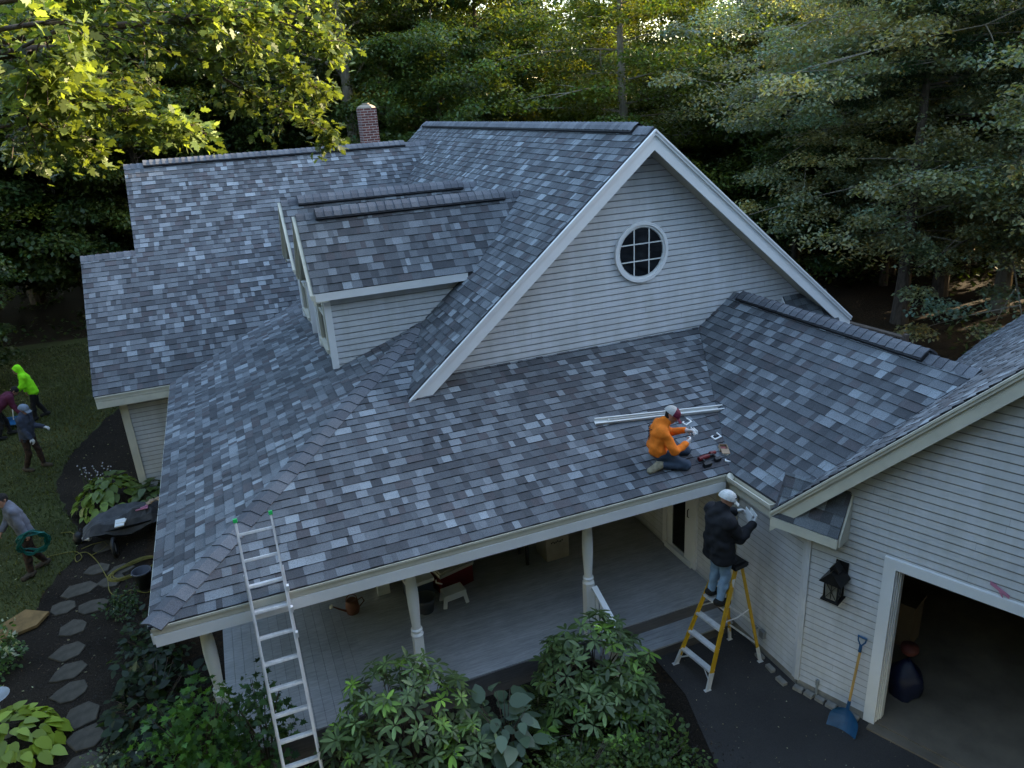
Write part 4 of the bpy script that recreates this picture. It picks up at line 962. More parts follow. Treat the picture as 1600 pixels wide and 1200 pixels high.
def chips():
    r = rg(14); n = 26000; x = r.uniform(-6, 5, n); y = r.uniform(5, 24, n)
    k = in_poly(x, y, MULCH) & ((x < -1.0) | (y < 8.1)); x, y = x[k], y[k]; n = len(x)
    C = np.stack([x, y, np.full(n, .018)+r.random(n)*.012], 1); t = r.random((n, 1))
    V, F, c = leaf_quads(r, C, .05, .014, 1.6, ccol=np.where(t < .82, A(.022, .016, .012), A(.075, .05, .034)), cvar=.4); V[:, 2] = np.maximum(V[:, 2], .009)
    o = link('mulch_chips', np_mesh('mulch_chips', V, F, c, M['leaf'])); tag(o, 'dark bark chips of the mulch bed around the stepping stones', 'mulch', kind='stuff')
chips()
def grit():
    r = rg(15); n = 500; x = r.uniform(4.4, 8, n); y = r.uniform(2, 8.4, n); k = in_poly(x, y, DRIVE); x, y = x[k], y[k]; n = len(x)
    C = np.stack([x, y, np.full(n, .024)], 1)
    V, F, c = leaf_quads(r, C, .022, .015, 2.0, ccol=np.tile(A(.16, .15, .11), (n, 1)), cvar=.7); V[:, 2] = np.maximum(V[:, 2], .016)
    o = link('driveway_grit', np_mesh('driveway_grit', V, F, c, M['leaf'])); tag(o, 'pale specks of grit and leaf bits on the asphalt driveway', 'grit', kind='stuff')
grit()
def undergrowth():
    r = rg(12); n = 90000; x = r.uniform(-30, 62, n); y = r.uniform(14, 60, n)
    k = ~in_poly(x, y, LAWN) & ~((x > -6.5) & (x < 15) & (y < 27)) & ~((x > 12) & (x < 20) & (y < 18)); x, y = x[k], y[k]
    dens = np.sin(x*.7+1.3)*np.cos(y*.6)+np.sin(x*.23+y*.31); k = dens > -.2; x, y = x[k], y[k]; n = len(x)
    C = np.stack([x, y, r.random(n)**1.5*.8+.05], 1)
    V, F, c = leaf_quads(r, C, .22, .15, .9, ccol=np.tile(A(.035, .06, .018), (n, 1)), cvar=.35)
    o = link('undergrowth', np_mesh('undergrowth', V, F, c, M['leaf'])); tag(o, 'low dark undergrowth on the forest floor', 'undergrowth', kind='stuff')
undergrowth()
# ------------------------------------------------------------------ signed distance figures
def smin(a, b, k):
    h = np.clip(.5+.5*(b-a)/k, 0, 1); return b*(1-h)+a*h-k*h*(1-h)
def cone_d(X, a, b, ra, rb):
    a = np.asarray(a, float); b = np.asarray(b, float); ab = b-a; t = np.clip(((X-a)@ab)/max(1e-9, ab@ab), 0, 1)
    return np.linalg.norm(X-a-t[..., None]*ab, axis=-1)-(ra+(rb-ra)*t)
def sdf_mesh(name, prims, h, k, mat, parent, noise_amp=0, noise_f=14, cut=None, infl=0.0):
    pts = np.array([q for p in prims for q in (p[0], p[1])], float); rm = max(max(p[2], p[3]) for p in prims)+infl+3*h
    lo = pts.min(0)-rm; hi = pts.max(0)+rm; n = np.ceil((hi-lo)/h).astype(int)+1
    g = np.stack(np.meshgrid(*[lo[i]+h*np.arange(n[i]) for i in range(3)], indexing='ij'), -1)
    D = np.full(g.shape[:3], 9.0)
    for p in prims:
        d = np.full(g.shape[:3], 9.0)
        r = max(p[2], p[3])+infl+.12; a = np.minimum(p[0], p[1])-r; b = np.maximum(p[0], p[1])+r
        i0 = np.maximum(0, ((a-lo)/h).astype(int)); i1 = np.minimum(n, ((b-lo)/h).astype(int)+2)
        sl = tuple(slice(i0[i], i1[i]) for i in range(3))
        d = cone_d(g[sl], p[0], p[1], p[2]+infl, p[3]+infl); kk = p[4] if len(p) > 4 else k
        D[sl] = smin(D[sl], d, kk)
    if noise_amp:
        X = g*noise_f
        w = np.sin(X[..., 0]*1.3+2*np.sin(X[..., 2]*.9))*np.sin(X[..., 2]*1.9+1.5*np.sin(X[..., 1]*1.1))+.6*np.sin(X[..., 1]*2.3+X[..., 2]*1.7+np.sin(X[..., 0]*2.2))
        D = D+noise_amp*w
    if cut is not None:
        for c_, n_ in cut: D = np.maximum(D, (g-np.asarray(c_))@np.asarray(n_, float))
    # surface nets
    S = D < 0; nx, ny, nz = D.shape
    cs = np.zeros((nx-1, ny-1, nz-1), int)
    for dx in (0, 1):
        for dy in (0, 1):
            for dz in (0, 1): cs += S[dx:nx-1+dx, dy:ny-1+dy, dz:nz-1+dz]
    act = (cs > 0) & (cs < 8); idx = -np.ones(act.shape, int); ii = np.argwhere(act); idx[act] = np.arange(len(ii))
    acc = np.zeros((len(ii), 3)); cnt = np.zeros(len(ii))
    co = [(a, b, c) for a in (0, 1) for b in (0, 1) for c in (0, 1)]
    for u in co:
        for ax in range(3):
            if u[ax]: continue
            v = list(u); v[ax] = 1
            d0 = D[ii[:, 0]+u[0], ii[:, 1]+u[1], ii[:, 2]+u[2]]; d1 = D[ii[:, 0]+v[0], ii[:, 1]+v[1], ii[:, 2]+v[2]]
            mk = (d0 < 0) != (d1 < 0); t = np.where(mk, d0/np.where(mk, d0-d1, 1), 0)
            q = np.tile(np.array(u, float), (len(ii), 1)); q[:, ax] = t
            acc += q*mk[:, None]; cnt += mk
    V = lo+(ii+acc/cnt[:, None])*h
    F = []
    for ax in range(3):
        o = [a for a in range(3) if a != ax]
        A0 = S.take(range(0, S.shape[ax]-1), axis=ax); A1 = S.take(range(1, S.shape[ax]), axis=ax)
        e = np.argwhere(A0 != A1)
        ok = np.ones(len(e), bool)
        for a in o: ok &= (e[:, a] > 0) & (e[:, a] < S.shape[a]-1)
        e = e[ok]; q = []
        for da, db in ((0, 0), (-1, 0), (-1, -1), (0, -1)):
            c = e.copy(); c[:, o[0]] += da; c[:, o[1]] += db; q.append(idx[c[:, 0], c[:, 1], c[:, 2]])
        q = np.stack(q, 1); fl = S[e[:, 0], e[:, 1], e[:, 2]]
        if ax == 1: fl = ~fl
        q[~fl] = q[~fl][:, ::-1]
        F.append(q)
    F = np.concatenate(F); F = F[(F >= 0).all(1)]
    me = np_mesh(name, V, F, None, mat, smooth=True)
    o = bpy.data.objects.new(name, me); COL.objects.link(o)
    if parent is not None:
        o.parent = parent; o.location = -Vector(parent['_w'])
    o['_w'] = (0, 0, 0); return o

def hand_prims(w, d, pn, curl=.5, side=1, L=.185):
    """palm, four bent fingers and a thumb leaving the side of the palm. w wrist, d towards the fingers, pn palm normal"""
    d = unit(d); pn = unit(np.asarray(pn, float)-d*np.dot(pn, d)); s = np.cross(d, pn)*side; P_ = []
    w = np.asarray(w, float); k0 = w+d*L*.5
    for q in (-.032, -.011, .011, .030): P_.append((w+s*q*.6, k0+s*q, .019, .0135, .012))
    for j, (q, l) in enumerate(((-.033, .062), (-.011, .078), (.011, .086), (.032, .074))):
        a = k0+s*q; b = a+(d*math.cos(curl*.7)+pn*math.sin(curl*.7))*l*.45; c = b+(d*math.cos(curl*1.7)+pn*math.sin(curl*1.7))*l*.32; e = c+(d*math.cos(curl*2.5)+pn*math.sin(curl*2.5))*l*.25
        P_ += [(a, b, .0098, .009, .004), (b, c, .009, .0084, .004), (c, e, .0084, .0074, .004)]
    t0 = w+d*.03+s*.028; t1 = t0+(s*.75+d*.55+pn*.35)*.045; t2 = t1+(d*.75+pn*.6+s*.1)*.034; P_ += [(t0, t1, .014, .0115, .006), (t1, t2, .0115, .009, .004)]
    return P_
def limb(a, b, ra, rb, k=.03): return (np.asarray(a, float), np.asarray(b, float), ra, rb, k)
def head_prims(c, f, up, s=1.0):
    """c = head centre, f = facing, up; returns prims"""
    f = unit(f); up = unit(np.asarray(up, float)-f*np.dot(up, f)); r = np.cross(f, up); c = np.asarray(c, float)
    P_ = [limb(c+up*.035*s-f*.018*s, c+up*.03*s+f*.015*s, .086*s, .08*s), limb(c-up*.04*s+f*.035*s, c-up*.075*s+f*.05*s, .058*s, .042*s, .04)]
    P_ += [limb(c+f*.092*s+up*.005*s, c+f*.112*s-up*.03*s, .010*s, .015*s, .012), limb(c+f*.088*s-up*.062*s+r*.014*s, c+f*.088*s-up*.062*s-r*.014*s, .011*s, .011*s, .01)]
    P_ += [limb(c+f*.078*s+up*.025*s+r*.035*s, c+f*.078*s+up*.025*s-r*.035*s, .014*s, .014*s, .015)]
    for q in (-1, 1): P_.append(limb(c+r*q*.082*s-up*.01*s-f*.01*s, c+r*q*.088*s+up*.025*s-f*.018*s, .012*s, .016*s, .008))
    return P_
def person(label, J, cloth, h=.011, hands=None, gloves=None, hat=None, hood=None, hair=None, group=None, belly=1.0):
    """J joints: pelvis hipL hipR kneeL kneeR ankL ankR toeL toeR chest neck head shL shR elL elR wrL wrR face up"""
    J = {k: np.asarray(v, float) for k, v in J.items()}
    base = (J['pelvis'][0], J['pelvis'][1], min(J['ankL'][2], J['ankR'][2])-.08)
    t = thing('person', label, 'person', base, group)
    mid = (J['pelvis']+J['chest'])/2; sx = unit(J['shL']-J['shR']); hx = unit(J['hipL']-J['hipR'])
    w_ = cloth.get('w', 1.0)
    torso = [limb(J['shL']*.93+J['neck']*.07, J['shR']*.93+J['neck']*.07, .062*w_, .062*w_, .05), limb(J['chest']+sx*.075, mid+sx*.062, .112*w_, .105*belly*w_, .06), limb(J['chest']-sx*.075, mid-sx*.062, .112*w_, .105*belly*w_, .06),
             limb(mid+sx*.06, J['hipL']*.8+J['pelvis']*.2, .105*belly*w_, .108*w_, .05), limb(mid-sx*.06, J['hipR']*.8+J['pelvis']*.2, .105*belly*w_, .108*w_, .05), limb(J['chest'], J['neck'], .09, .06, .05)]
    legs = []; arms = []; feet = []
    for q in 'LR':
        legs += [limb(J['hip'+q], J['knee'+q], .086, .056), limb(J['knee'+q], J['knee'+q]*.65+J['ank'+q]*.35, .056, .054), limb(J['knee'+q]*.65+J['ank'+q]*.35, J['ank'+q], .054, .038)]
        feet += [limb(J['ank'+q], J['toe'+q], .042, .034), limb(J['ank'+q]+(J['ank'+q]-J['toe'+q])*.25, J['ank'+q], .036, .042)]
        arms += [limb(J['sh'+q], J['el'+q], .054, .042), limb(J['el'+q], J['wr'+q], .042, .028)]
    nk = [limb(J['neck']-unit(J['head']-J['neck'])*.03, J['head']-J['up']*.05, .055, .052, .03)]
    hp = head_prims(J['head'], J['face'], J['up'])
    hnd = []
    for q, sd_ in (('L', 1), ('R', -1)):
        dd = J.get('hd'+q, J['wr'+q]-J['el'+q]); pn = J.get('pn'+q, A(0, 0, -1)); hnd += hand_prims(J['wr'+q], dd, pn, cloth.get('curl', .6), sd_)
    sdf_mesh('body', torso+legs+feet+arms+nk+hp+hnd, min(h, .010), .03, M['skin'], t)
    torso2 = [p for p in torso]
    sdf_mesh('shirt', torso2+[limb(J['neck']*.55+J['chest']*.45, J['neck']+(J['head']-J['neck'])*.18, .09, .062, .03)]+[limb(a_[0], a_[0]+(a_[1]-a_[0])*(.93 if i % 2 else 1.0), a_[2], a_[3]) for i, a_ in enumerate(arms)]+cloth.get('extra', []), h, .035, cloth['shirt'], t, cloth.get('wr', .006), 15, infl=cloth.get('si', .022), cut=cloth.get('scut'))
    sdf_mesh('trousers', [limb(mid*.3+J['pelvis']*.7+hx*.05, J['hipL'], .10, .105, .05), limb(mid*.3+J['pelvis']*.7-hx*.05, J['hipR'], .10, .105, .05)]+legs, h, .03, cloth['trousers'], t, .006, 16, infl=.013, cut=cloth.get('tcut'))
    for q in 'LR': sdf_mesh('shoe', [limb(J['ank'+q], J['toe'+q], .046, .036), limb(J['ank'+q]+(J['ank'+q]-J['toe'+q])*.28, J['ank'+q], .036, .048)], .009, .02, cloth['shoe'], t, .002, 30, infl=.014)
    if gloves:
        for q, sd_ in (('L', 1), ('R', -1)):
            dd = J.get('hd'+q, J['wr'+q]-J['el'+q]); pn = J.get('pn'+q, A(0, 0, -1))
            sdf_mesh('glove', hand_prims(J['wr'+q], dd, pn, cloth.get('curl', .6), sd_)+[limb(J['wr'+q], J['wr'+q]-unit(J['wr'+q]-J['el'+q])*.03, .034, .036, .01)], .0055, .008, gloves, t, infl=.0035)
    f = unit(J['face']); up = unit(J['up']-f*np.dot(J['up'], f)); r_ = np.cross(f, up); c = J['head']
    ey = MB()
    for q in (-1, 1): ey.lathe(c+f*.083+up*.008+r_*q*.031, [(.0, -.002), (.008, 0), (.009, .004), (.004, .008), (0, .009)], 8, axis=f)
    ey.build('eyes', M['black'], t)
    if hair: sdf_mesh('hair', ([limb(c+up*.045-f*.03, c+up*.04+f*.0, .092, .086)] if not hat else [])+[limb(c-f*.035+up*.0, c-f*.035-up*.035, .072, .05)], .009, .03, hair, t, .003, 60, cut=[(c+f*.05, unit(f-up*.55))])
    if hat:
        mt_, bill, two = hat; o = MB(); Z = up; n_ = 18; rows = 6
        # crown dome
        for i in range(rows):
            for j in range(n_):
                def pt(i, j):
                    e = (i/rows)*math.pi/2; a = 2*math.pi*j/n_; rr = math.cos(e)**.8
                    return c+Z*(.018+.120*math.sin(e))-f*.010+(f*math.cos(a)*.130+r_*math.sin(a)*.113)*rr
                a = 2*math.pi*(j+.5)/n_; col = two if (two and math.cos(a) > -.02) else mt_
                o.poly([pt(i, j), pt(i, j+1), pt(i+1, j+1), pt(i+1, j)] if i < rows-1 else [pt(i, j), pt(i, j+1), pt(rows, 0)], col)
        b0 = []; 
        for k_, e in ((0, .0), (1, .05), (2, .098)):
            b0.append([c+Z*(.036-.016*k_-.03*abs(s_)**2)+f*(.088+e*(1-.55*abs(s_)**2.5)-.028*abs(s_)**2*(k_ == 0))+r_*s_*.092 for s_ in np.linspace(-1, 1, 9)])
        for a_, b_ in ((0, 1), (1, 2)):
            for j in range(8):
                q = [b0[a_][j], b0[a_][j+1], b0[b_][j+1], b0[b_][j]]; o.poly(q, bill); o.poly([x-Z*.005 for x in q][::-1], bill)
        for j in range(8): q = [b0[2][j], b0[2][j+1]]; o.poly([q[0], q[1], q[1]-Z*.005, q[0]-Z*.005], bill)
        o.build('cap', M['paint'], t)
    if hood:
        sdf_mesh('hood', [limb(c+up*.045-f*.045, c+up*.035+f*.015, .098, .088), limb(c-f*.06, J['neck']-f*.02+up*.01, .085, .085), limb(J['neck']+sx*.06, J['neck']-sx*.06, .05, .05)], .010, .04, hood, t, .004, 20, infl=.01, cut=[(c+f*.055, unit(f-up*.05))])
    return t
def cloth_mat(name, col, rough=.85, v=.15): return plain(name, col, rough, var=v, vs=14, bmp=.25, bs=40)
C_ = dict(orange=cloth_mat('orange_cloth', (.88, .20, .012)), jeans=cloth_mat('dark_denim', (.045, .066, .10)), blackc=cloth_mat('black_jacket', (.012, .012, .015)), pale=cloth_mat('light_denim', (.20, .30, .42)),
          neon=cloth_mat('neon_green_cloth', (.30, .95, .01)), dark=cloth_mat('black_trousers', (.010, .009, .010)), grey=cloth_mat('grey_sweatshirt', (.15, .155, .19)), navy=cloth_mat('slate_sweatshirt', (.05, .06, .09)),
          maroon=cloth_mat('maroon_cloth', (.10, .015, .04)), tan=cloth_mat('worn_boot', (.28, .24, .16), v=.4), shoe=cloth_mat('dark_shoe', (.015, .014, .013)), brown=cloth_mat('brown_shoe', (.06, .045, .03)),
          glove=cloth_mat('white_work_glove', (.62, .60, .58), v=.2), hairb=cloth_mat('black_hair', (.012, .010, .009)), camo=cloth_mat('dark_patterned_trousers', (.035, .018, .012), v=.9))
# man kneeling on the porch roof
hip = A(5.31, 8.36, 3.19)
J = dict(pelvis=hip, hipL=hip+A(.08, .07, -.04), hipR=hip+A(.02, -.09, -.04), kneeL=(5.80, 8.38, 3.05), kneeR=(5.64, 8.12, 2.965), ankL=(5.44, 8.47, 3.09), ankR=(5.26, 8.22, 3.01), toeL=(5.32, 8.50, 3.07), toeR=(5.10, 8.20, 2.965),
         chest=(5.33, 8.36, 3.46), neck=(5.395, 8.335, 3.60), head=(5.50, 8.30, 3.70), face=(.72, -.26, -.60), up=(.58, -.15, .78), shL=(5.41, 8.50, 3.52), shR=(5.31, 8.21, 3.52), elL=(5.60, 8.50, 3.35), elR=(5.42, 8.07, 3.25),
         wrL=(5.76, 8.33, 3.40), wrR=(5.64, 8.14, 3.29), hdL=(.75, -.6, -.05), hdR=(.93, .30, .15), pnL=(-.3, -.6, -.7), pnR=(-.1, .8, .2))
p1 = person('man in an orange shirt and maroon cap kneeling on the porch roof', J, dict(shirt=C_['orange'], trousers=C_['jeans'], shoe=C_['tan'], curl=.75, w=.88, si=.02, wr=.008, extra=[limb((5.33, 8.43, 3.24), (5.28, 8.29, 3.24), .112, .112)]), gloves=C_['glove'], hat=((.42, .40, .37), (.13, .012, .035), (.13, .012, .035)), hair=C_['hairb'])
mk = MB()
for i in range(9):   # worn unreadable lettering down the back of the shirt
    z = 3.62-.028*i; w_ = .018+.012*((i*7) % 3)
    z -= .04; yy = 8.40+.015*math.sin(i*2.1); x0 = 5.215-.010*math.sin((3.62-z)*9)
    mk.box((x0, yy, z), (.006, w_*2.2, .009)); mk.box((x0, yy+w_*.8, z-.012), (.006, .010, .016))
mk.build('back_print', M['black'], p1)
# man on the stepladder
fx, fy, fz = 5.60, 7.27, 1.29
J = dict(pelvis=(5.62, 7.25, 2.10), hipL=(5.62, 7.36, 2.06), hipR=(5.62, 7.14, 2.06), kneeL=(5.68, 7.38, 1.67), kneeR=(5.66, 7.15, 1.67), ankL=(5.60, 7.38, 1.29), ankR=(5.56, 7.13, 1.29), toeL=(5.74, 7.38, 1.255), toeR=(5.70, 7.12, 1.255),
         chest=(5.60, 7.25, 2.50), neck=(5.62, 7.25, 2.68), head=(5.70, 7.24, 2.82), face=(.86, -.15, -.42), up=(.42, 0, .9), shL=(5.61, 7.45, 2.60), shR=(5.61, 7.05, 2.60), elL=(5.74, 7.52, 2.35), elR=(5.78, 7.04, 2.32),
         wrL=(5.93, 7.36, 2.52), wrR=(6.03, 7.10, 2.42), hdL=(.9, -.3, .1), hdR=(.8, .45, .25), pnL=(0, -.6, -.7), pnR=(-.2, .8, .2))
p2 = person('man in a black jacket and white cap standing on the yellow stepladder', J, dict(shirt=C_['blackc'], trousers=C_['pale'], shoe=C_['shoe'], curl=.7, si=.040, wr=.008, extra=[limb((5.60, 7.33, 2.2), (5.62, 7.34, 1.97), .12, .125), limb((5.60, 7.17, 2.2), (5.62, 7.16, 1.97), .12, .125)], scut=[((0, 0, 1.93), (0, 0, -1))]), gloves=C_['glove'], hat=((.62, .61, .58), (.66, .66, .6), None), )
sg = MB(); sg.tube([A(5.67, 7.14, 2.86), A(5.80, 7.15, 2.872), A(5.815, 7.24, 2.872), A(5.80, 7.33, 2.872), A(5.67, 7.34, 2.86)], .008, 6); sg.build('sunglasses', M['black'], p2)
# people on the lawn
def standing(x, y, face, hgt=1.75, lean=0.0, bendk=0.0, z=0):
    f = A(math.cos(face), math.sin(face), 0); r_ = A(f[1], -f[0], 0); s = hgt/1.75; o = A(x, y, z)
    pel = o+A(0, 0, .95*s)-f*.05*lean
    up = unit(A(0, 0, 1)+f*lean)
    ch = pel+up*.38*s; nk = pel+up*.55*s; hd = nk+unit(up+f*.25)*.16*s
    J = dict(pelvis=pel, hipL=pel-r_*.10+A(0, 0, -.04), hipR=pel+r_*.10+A(0, 0, -.04), kneeL=o-r_*.11+f*.09+A(0, 0, .5*s), kneeR=o+r_*.11-f*.03+A(0, 0, .5*s), ankL=o-r_*.12+f*.12+A(0, 0, .085), ankR=o+r_*.12-f*.20+A(0, 0, .085),
             toeL=o-r_*.13+f*.27+A(0, 0, .05), toeR=o+r_*.13-f*.05+A(0, 0, .05), chest=ch, neck=nk, head=hd, face=f+A(0, 0, -.3-lean*.6), up=up+A(0, 0, .6), shL=ch-r_*.19+up*.12, shR=ch+r_*.19+up*.12)
    return J, f, r_, up
J, f, r_, up = standing(-5.85, 24.35, R(195), 1.72, .30)
J.update(elL=J['shL']+A(0, 0, -.27)+f*.10, elR=J['shR']+A(0, 0, -.28)-f*.04, wrL=J['shL']+A(0, 0, -.42)+f*.30+r_*.12, wrR=J['shR']+A(0, 0, -.52)+f*.02)
hL = J['wrL']+f*.09
person('neon green hooded worker standing on the lawn with a long handled tool', J, dict(shirt=C_['neon'], trousers=C_['dark'], shoe=C_['shoe'], si=.035), h=.014, hood=C_['neon'])
tl = MB(); q0 = hL+A(.02, 0, .12); q1 = A(-6.42, 23.95, .25); tl.tube([q0, q1], .014, 6)
ds = thing('long_handled_dustpan', 'blue dustpan shovel on a thin pale pole held by the neon green worker', 'dustpan', tuple(q1))
tl.build('pole', M['white'], ds)
bl = MB(); bl.prism(q1+A(-.24, -.12, -.12), q1+A(.24, -.12, -.12), (0, .3, .05), (0, 0, .02)); bl.prism(q1+A(-.24, .16, -.10), q1+A(.24, .16, -.10), (0, .02, 0), (0, 0, .14)); bl.prism(q1+A(-.25, -.12, -.12), q1+A(-.23, -.12, -.12), (0, .3, .05), (0, 0, .10)); bl.prism(q1+A(.23, -.12, -.12), q1+A(.25, -.12, -.12), (0, .3, .05), (0, 0, .10)); bl.tube([q1+A(0, .16, .0), q1+A(0, .1, .02)], .03, 8); bl.build('pan', plain('bright_blue_plastic', (.03, .16, .38), .4), ds)
J, f, r_, up = standing(-5.28, 20.35, R(-20), 1.74, .12)
J.update(elL=J['shL']+A(0, 0, -.28)+f*.02, elR=J['shR']+A(0, 0, -.28)+f*.02, wrL=J['shL']+A(0, 0, -.36)+f*.28, wrR=J['shR']+A(0, 0, -.50)+f*.14)
person('worker in a grey cap and dark slate sweatshirt walking on the lawn', J, dict(shirt=C_['navy'], trousers=C_['camo'], shoe=C_['brown'], si=.03), h=.014, hat=((.22, .26, .32), (.22, .26, .32), None), gloves=C_['glove'])
J, f, r_, up = standing(-4.42, 15.0, R(205), 1.78, .22)
J.update(face=f*.8+A(-.1, -.5, -.2), elL=J['shL']+A(0, 0, -.26)-f*.02-r_*.05, elR=J['shR']+A(0, 0, -.26)+f*.05, wrL=J['shL']+A(.10, -.06, -.46), wrR=J['shR']+A(0, 0, -.45)+f*.2)
hw = J['wrL']
person('dark haired man in a grey sweatshirt carrying a green hose', J, dict(shirt=C_['grey'], trousers=C_['camo'], shoe=C_['brown'], si=.03), h=.012, hair=C_['hairb'])
hs = MB(); r = rg(3)
cen = hw+A(.10, -.10, -.17); ax1 = unit(A(.85, .1, .1)); ax2 = unit(A(.05, .2, -1))
pts = []
for i in range(330):
    a = 2*math.pi*i/30; R_ = .235+.035*math.sin(i*.37)+.02*math.sin(i*1.1); pts.append(cen+ax1*math.cos(a)*R_+ax2*math.sin(a)*(R_*1.05)+np.cross(ax1, ax2)*(.045*math.sin(i*.21)+.03*math.sin(i*.057))+A(0, 0, .02*math.sin(i*.11)))
hs.tube(pts, .0105, 6); tag(hs.build('garden_hose', M['green'], None, True), 'green garden hose coil carried by the man in grey', 'hose')
# two bent over workers at the left edge
J, f, r_, up = standing(-6.5, 23.2, R(20), 1.65, 1.5)
J.update(elL=J['shL']+A(.02, 0, -.26), elR=J['shR']+A(.02, 0, -.26), wrL=J['shL']+A(.12, 0, -.46), wrR=J['shR']+A(.12, 0, -.46), face=A(.5, 0, -.8), up=A(.8, 0, .5))
person('stooping worker in a maroon shirt at the left edge of the lawn', J, dict(shirt=C_['maroon'], trousers=C_['dark'], shoe=C_['shoe'], si=.03), h=.014, hair=C_['hairb'])
J, f, r_, up = standing(-7.15, 24.0, R(10), 1.7, 1.2)
J.update(elL=J['shL']+A(.02, 0, -.26), elR=J['shR']+A(.02, 0, -.26), wrL=J['shL']+A(.14, 0, -.44), wrR=J['shR']+A(.14, 0, -.44), face=A(.6, 0, -.7), up=A(.7, 0, .5))
person('bent worker in a white shirt mostly cut off by the left edge of the picture', J, dict(shirt=cloth_mat('white_cloth', (.5, .5, .55)), trousers=C_['dark'], shoe=C_['shoe'], si=.03), h=.014, hair=C_['hairb'])
# ------------------------------------------------------------------ ladders
ex = thing('extension_ladder', 'long aluminium extension ladder leaning on the front eave near the roof corner', 'ladder', (-.2, 6.75, 0))
def lad(t, x=0): # point along ladder; t in metres up the rail
    d = unit(A(0, 1.0, 2.62)); return A(x, 6.70, .0)+d*t
Ltot = 3.98
for i, x in enumerate((-.42, .0)):
    up_ = MB(); d = unit(A(0, 1, 2.62)); nrm_ = unit(np.cross(d, A(1, 0, 0)))
    s_ = 1 if i == 0 else -1
    # fly section rail (upper) with flanges, base section rail (lower) just in front
    for a, b, off, xo in ((0.75, Ltot, 0.0, .0), (0.0, 3.35, .055, .012*-s_)):
        p0 = lad(a, x+xo)+nrm_*off; p1 = lad(b, x+xo)+nrm_*off
        up_.prism(p0, p1, A(.006*s_, 0, 0), nrm_*.065); up_.prism(p0, p1, A(.026*s_, 0, 0), nrm_*.006); up_.prism(p0+nrm_*.06, p1+nrm_*.06, A(.026*s_, 0, 0), nrm_*.006)
    rail = up_.build('rail', M['alu'], ex)
    cp = MB(); cp.prism(lad(Ltot-.01, x-.008*s_)-nrm_*.008, lad(Ltot+.03, x-.008*s_)-nrm_*.012, A(.045*s_, 0, 0), nrm_*.095); cp.build('rail_cap', M['neon'], rail)
    ft = MB(); ft.prism(lad(0, x-.02)+nrm_*.02, lad(.0, x+.05)+nrm_*.02, (0, .12, 0), (0, 0, .03)); ft.build('rubber_foot', M['black'], rail)
k = 0
t_ = .16
while t_ < Ltot:
    for off, a0, b0 in ((.032, .75, 9), (.088, 0, 3.35)):
        if a0 < t_ < b0:
            rb = MB(); c0 = lad(t_, -.41)+nrm_*off; c1 = lad(t_, -.005)+nrm_*off
            rb.prism(c0-nrm_*.019-d*.012, c1-nrm_*.019-d*.012, nrm_*.038, d*.024); rb.prism(c0-nrm_*.015-d*.016, c1-nrm_*.015-d*.016, nrm_*.030, d*.032); rb.build('rung', M['alu'], ex)
    t_ += .305
for t_ in (2.55, 2.85, 3.1): rl = MB(); rl.box(lad(t_, .012)+nrm_*.01, (.03, .05, .07)); rl.build('rung_lock', M['alu'], ex)

sl = thing('stepladder', 'yellow fibreglass stepladder with grey steps standing on the driveway under the gutter', 'ladder', (5.75, 7.3, 0))
F0 = [A(5.27, 6.92, 0), A(5.17, 7.57, 0)]; T0 = [A(5.82, 7.13, 1.78), A(5.78, 7.43, 1.78)]
Bk = [A(6.31, 7.07, 0), A(6.21, 7.66, 0)]; T1 = [A(5.93, 7.16, 1.78), A(5.89, 7.45, 1.78)]
for i in range(2):
    s_ = unit(F0[1]-F0[0])*(1 if i == 0 else -1)
    m_ = MB(); q0 = F0[i]+(T0[i]-F0[i])*.1; m_.bar(q0, T0[i], .012, .085, side=s_); m_.bar(q0+s_*.014, T0[i]+s_*.014, .03, .012, side=s_)
    r0 = m_.build('front_rail', M['yellow'], sl)
    m_ = MB(); m_.bar(F0[i], F0[i]+(T0[i]-F0[i])*.15, .018, .09, side=s_); m_.prism(F0[i]+A(-.05, -.02, 0), F0[i]+A(.05, -.02, 0), (0, .05, 0), (0, 0, .02)); m_.build('foot', M['alu'], r0)
    m_ = MB(); q0 = Bk[i]+(T1[i]-Bk[i])*.12; m_.bar(q0, T1[i], .012, .05, side=s_); m_.bar(q0+s_*.012, T1[i]+s_*.012, .025, .01, side=s_); r1 = m_.build('rear_rail', M['yellow'], sl)
    m_ = MB(); m_.bar(Bk[i], Bk[i]+(T1[i]-Bk[i])*.16, .018, .055, side=s_); m_.prism(Bk[i]+A(-.04, -.02, 0), Bk[i]+A(.04, -.02, 0), (0, .05, 0), (0, 0, .02)); m_.build('foot', M['alu'], r1)
    m_ = MB(); a_ = F0[i]+(T0[i]-F0[i])*.56; b_ = Bk[i]+(T1[i]-Bk[i])*.56; m_.bar(a_, (a_+b_)/2-A(0, 0, .04), .008, .02); m_.bar((a_+b_)/2-A(0, 0, .04), b_, .008, .02); m_.build('spreader', M['alu'], sl)
for z in (.3, .6, .9, 1.2, 1.5):
    t = z/1.78; a_ = F0[0]*(1-t)+T0[0]*t; b_ = F0[1]*(1-t)+T0[1]*t; m_ = MB(); m_.prism(a_+A(-.045, 0, -.01), b_+A(-.045, 0, -.01), (.09, 0, 0), (0, 0, .012)); m_.prism(a_+A(-.045, 0, -.03), b_+A(-.045, 0, -.03), (.006, 0, 0), (0, 0, .03)); m_.build('step', M['alu'], sl)
for z in (.35, .75, 1.2):
    t = z/1.78; a_ = Bk[0]*(1-t)+T1[0]*t; b_ = Bk[1]*(1-t)+T1[1]*t; m_ = MB(); m_.bar(a_, b_, .012, .03); m_.build('rear_brace', M['alu'], sl)
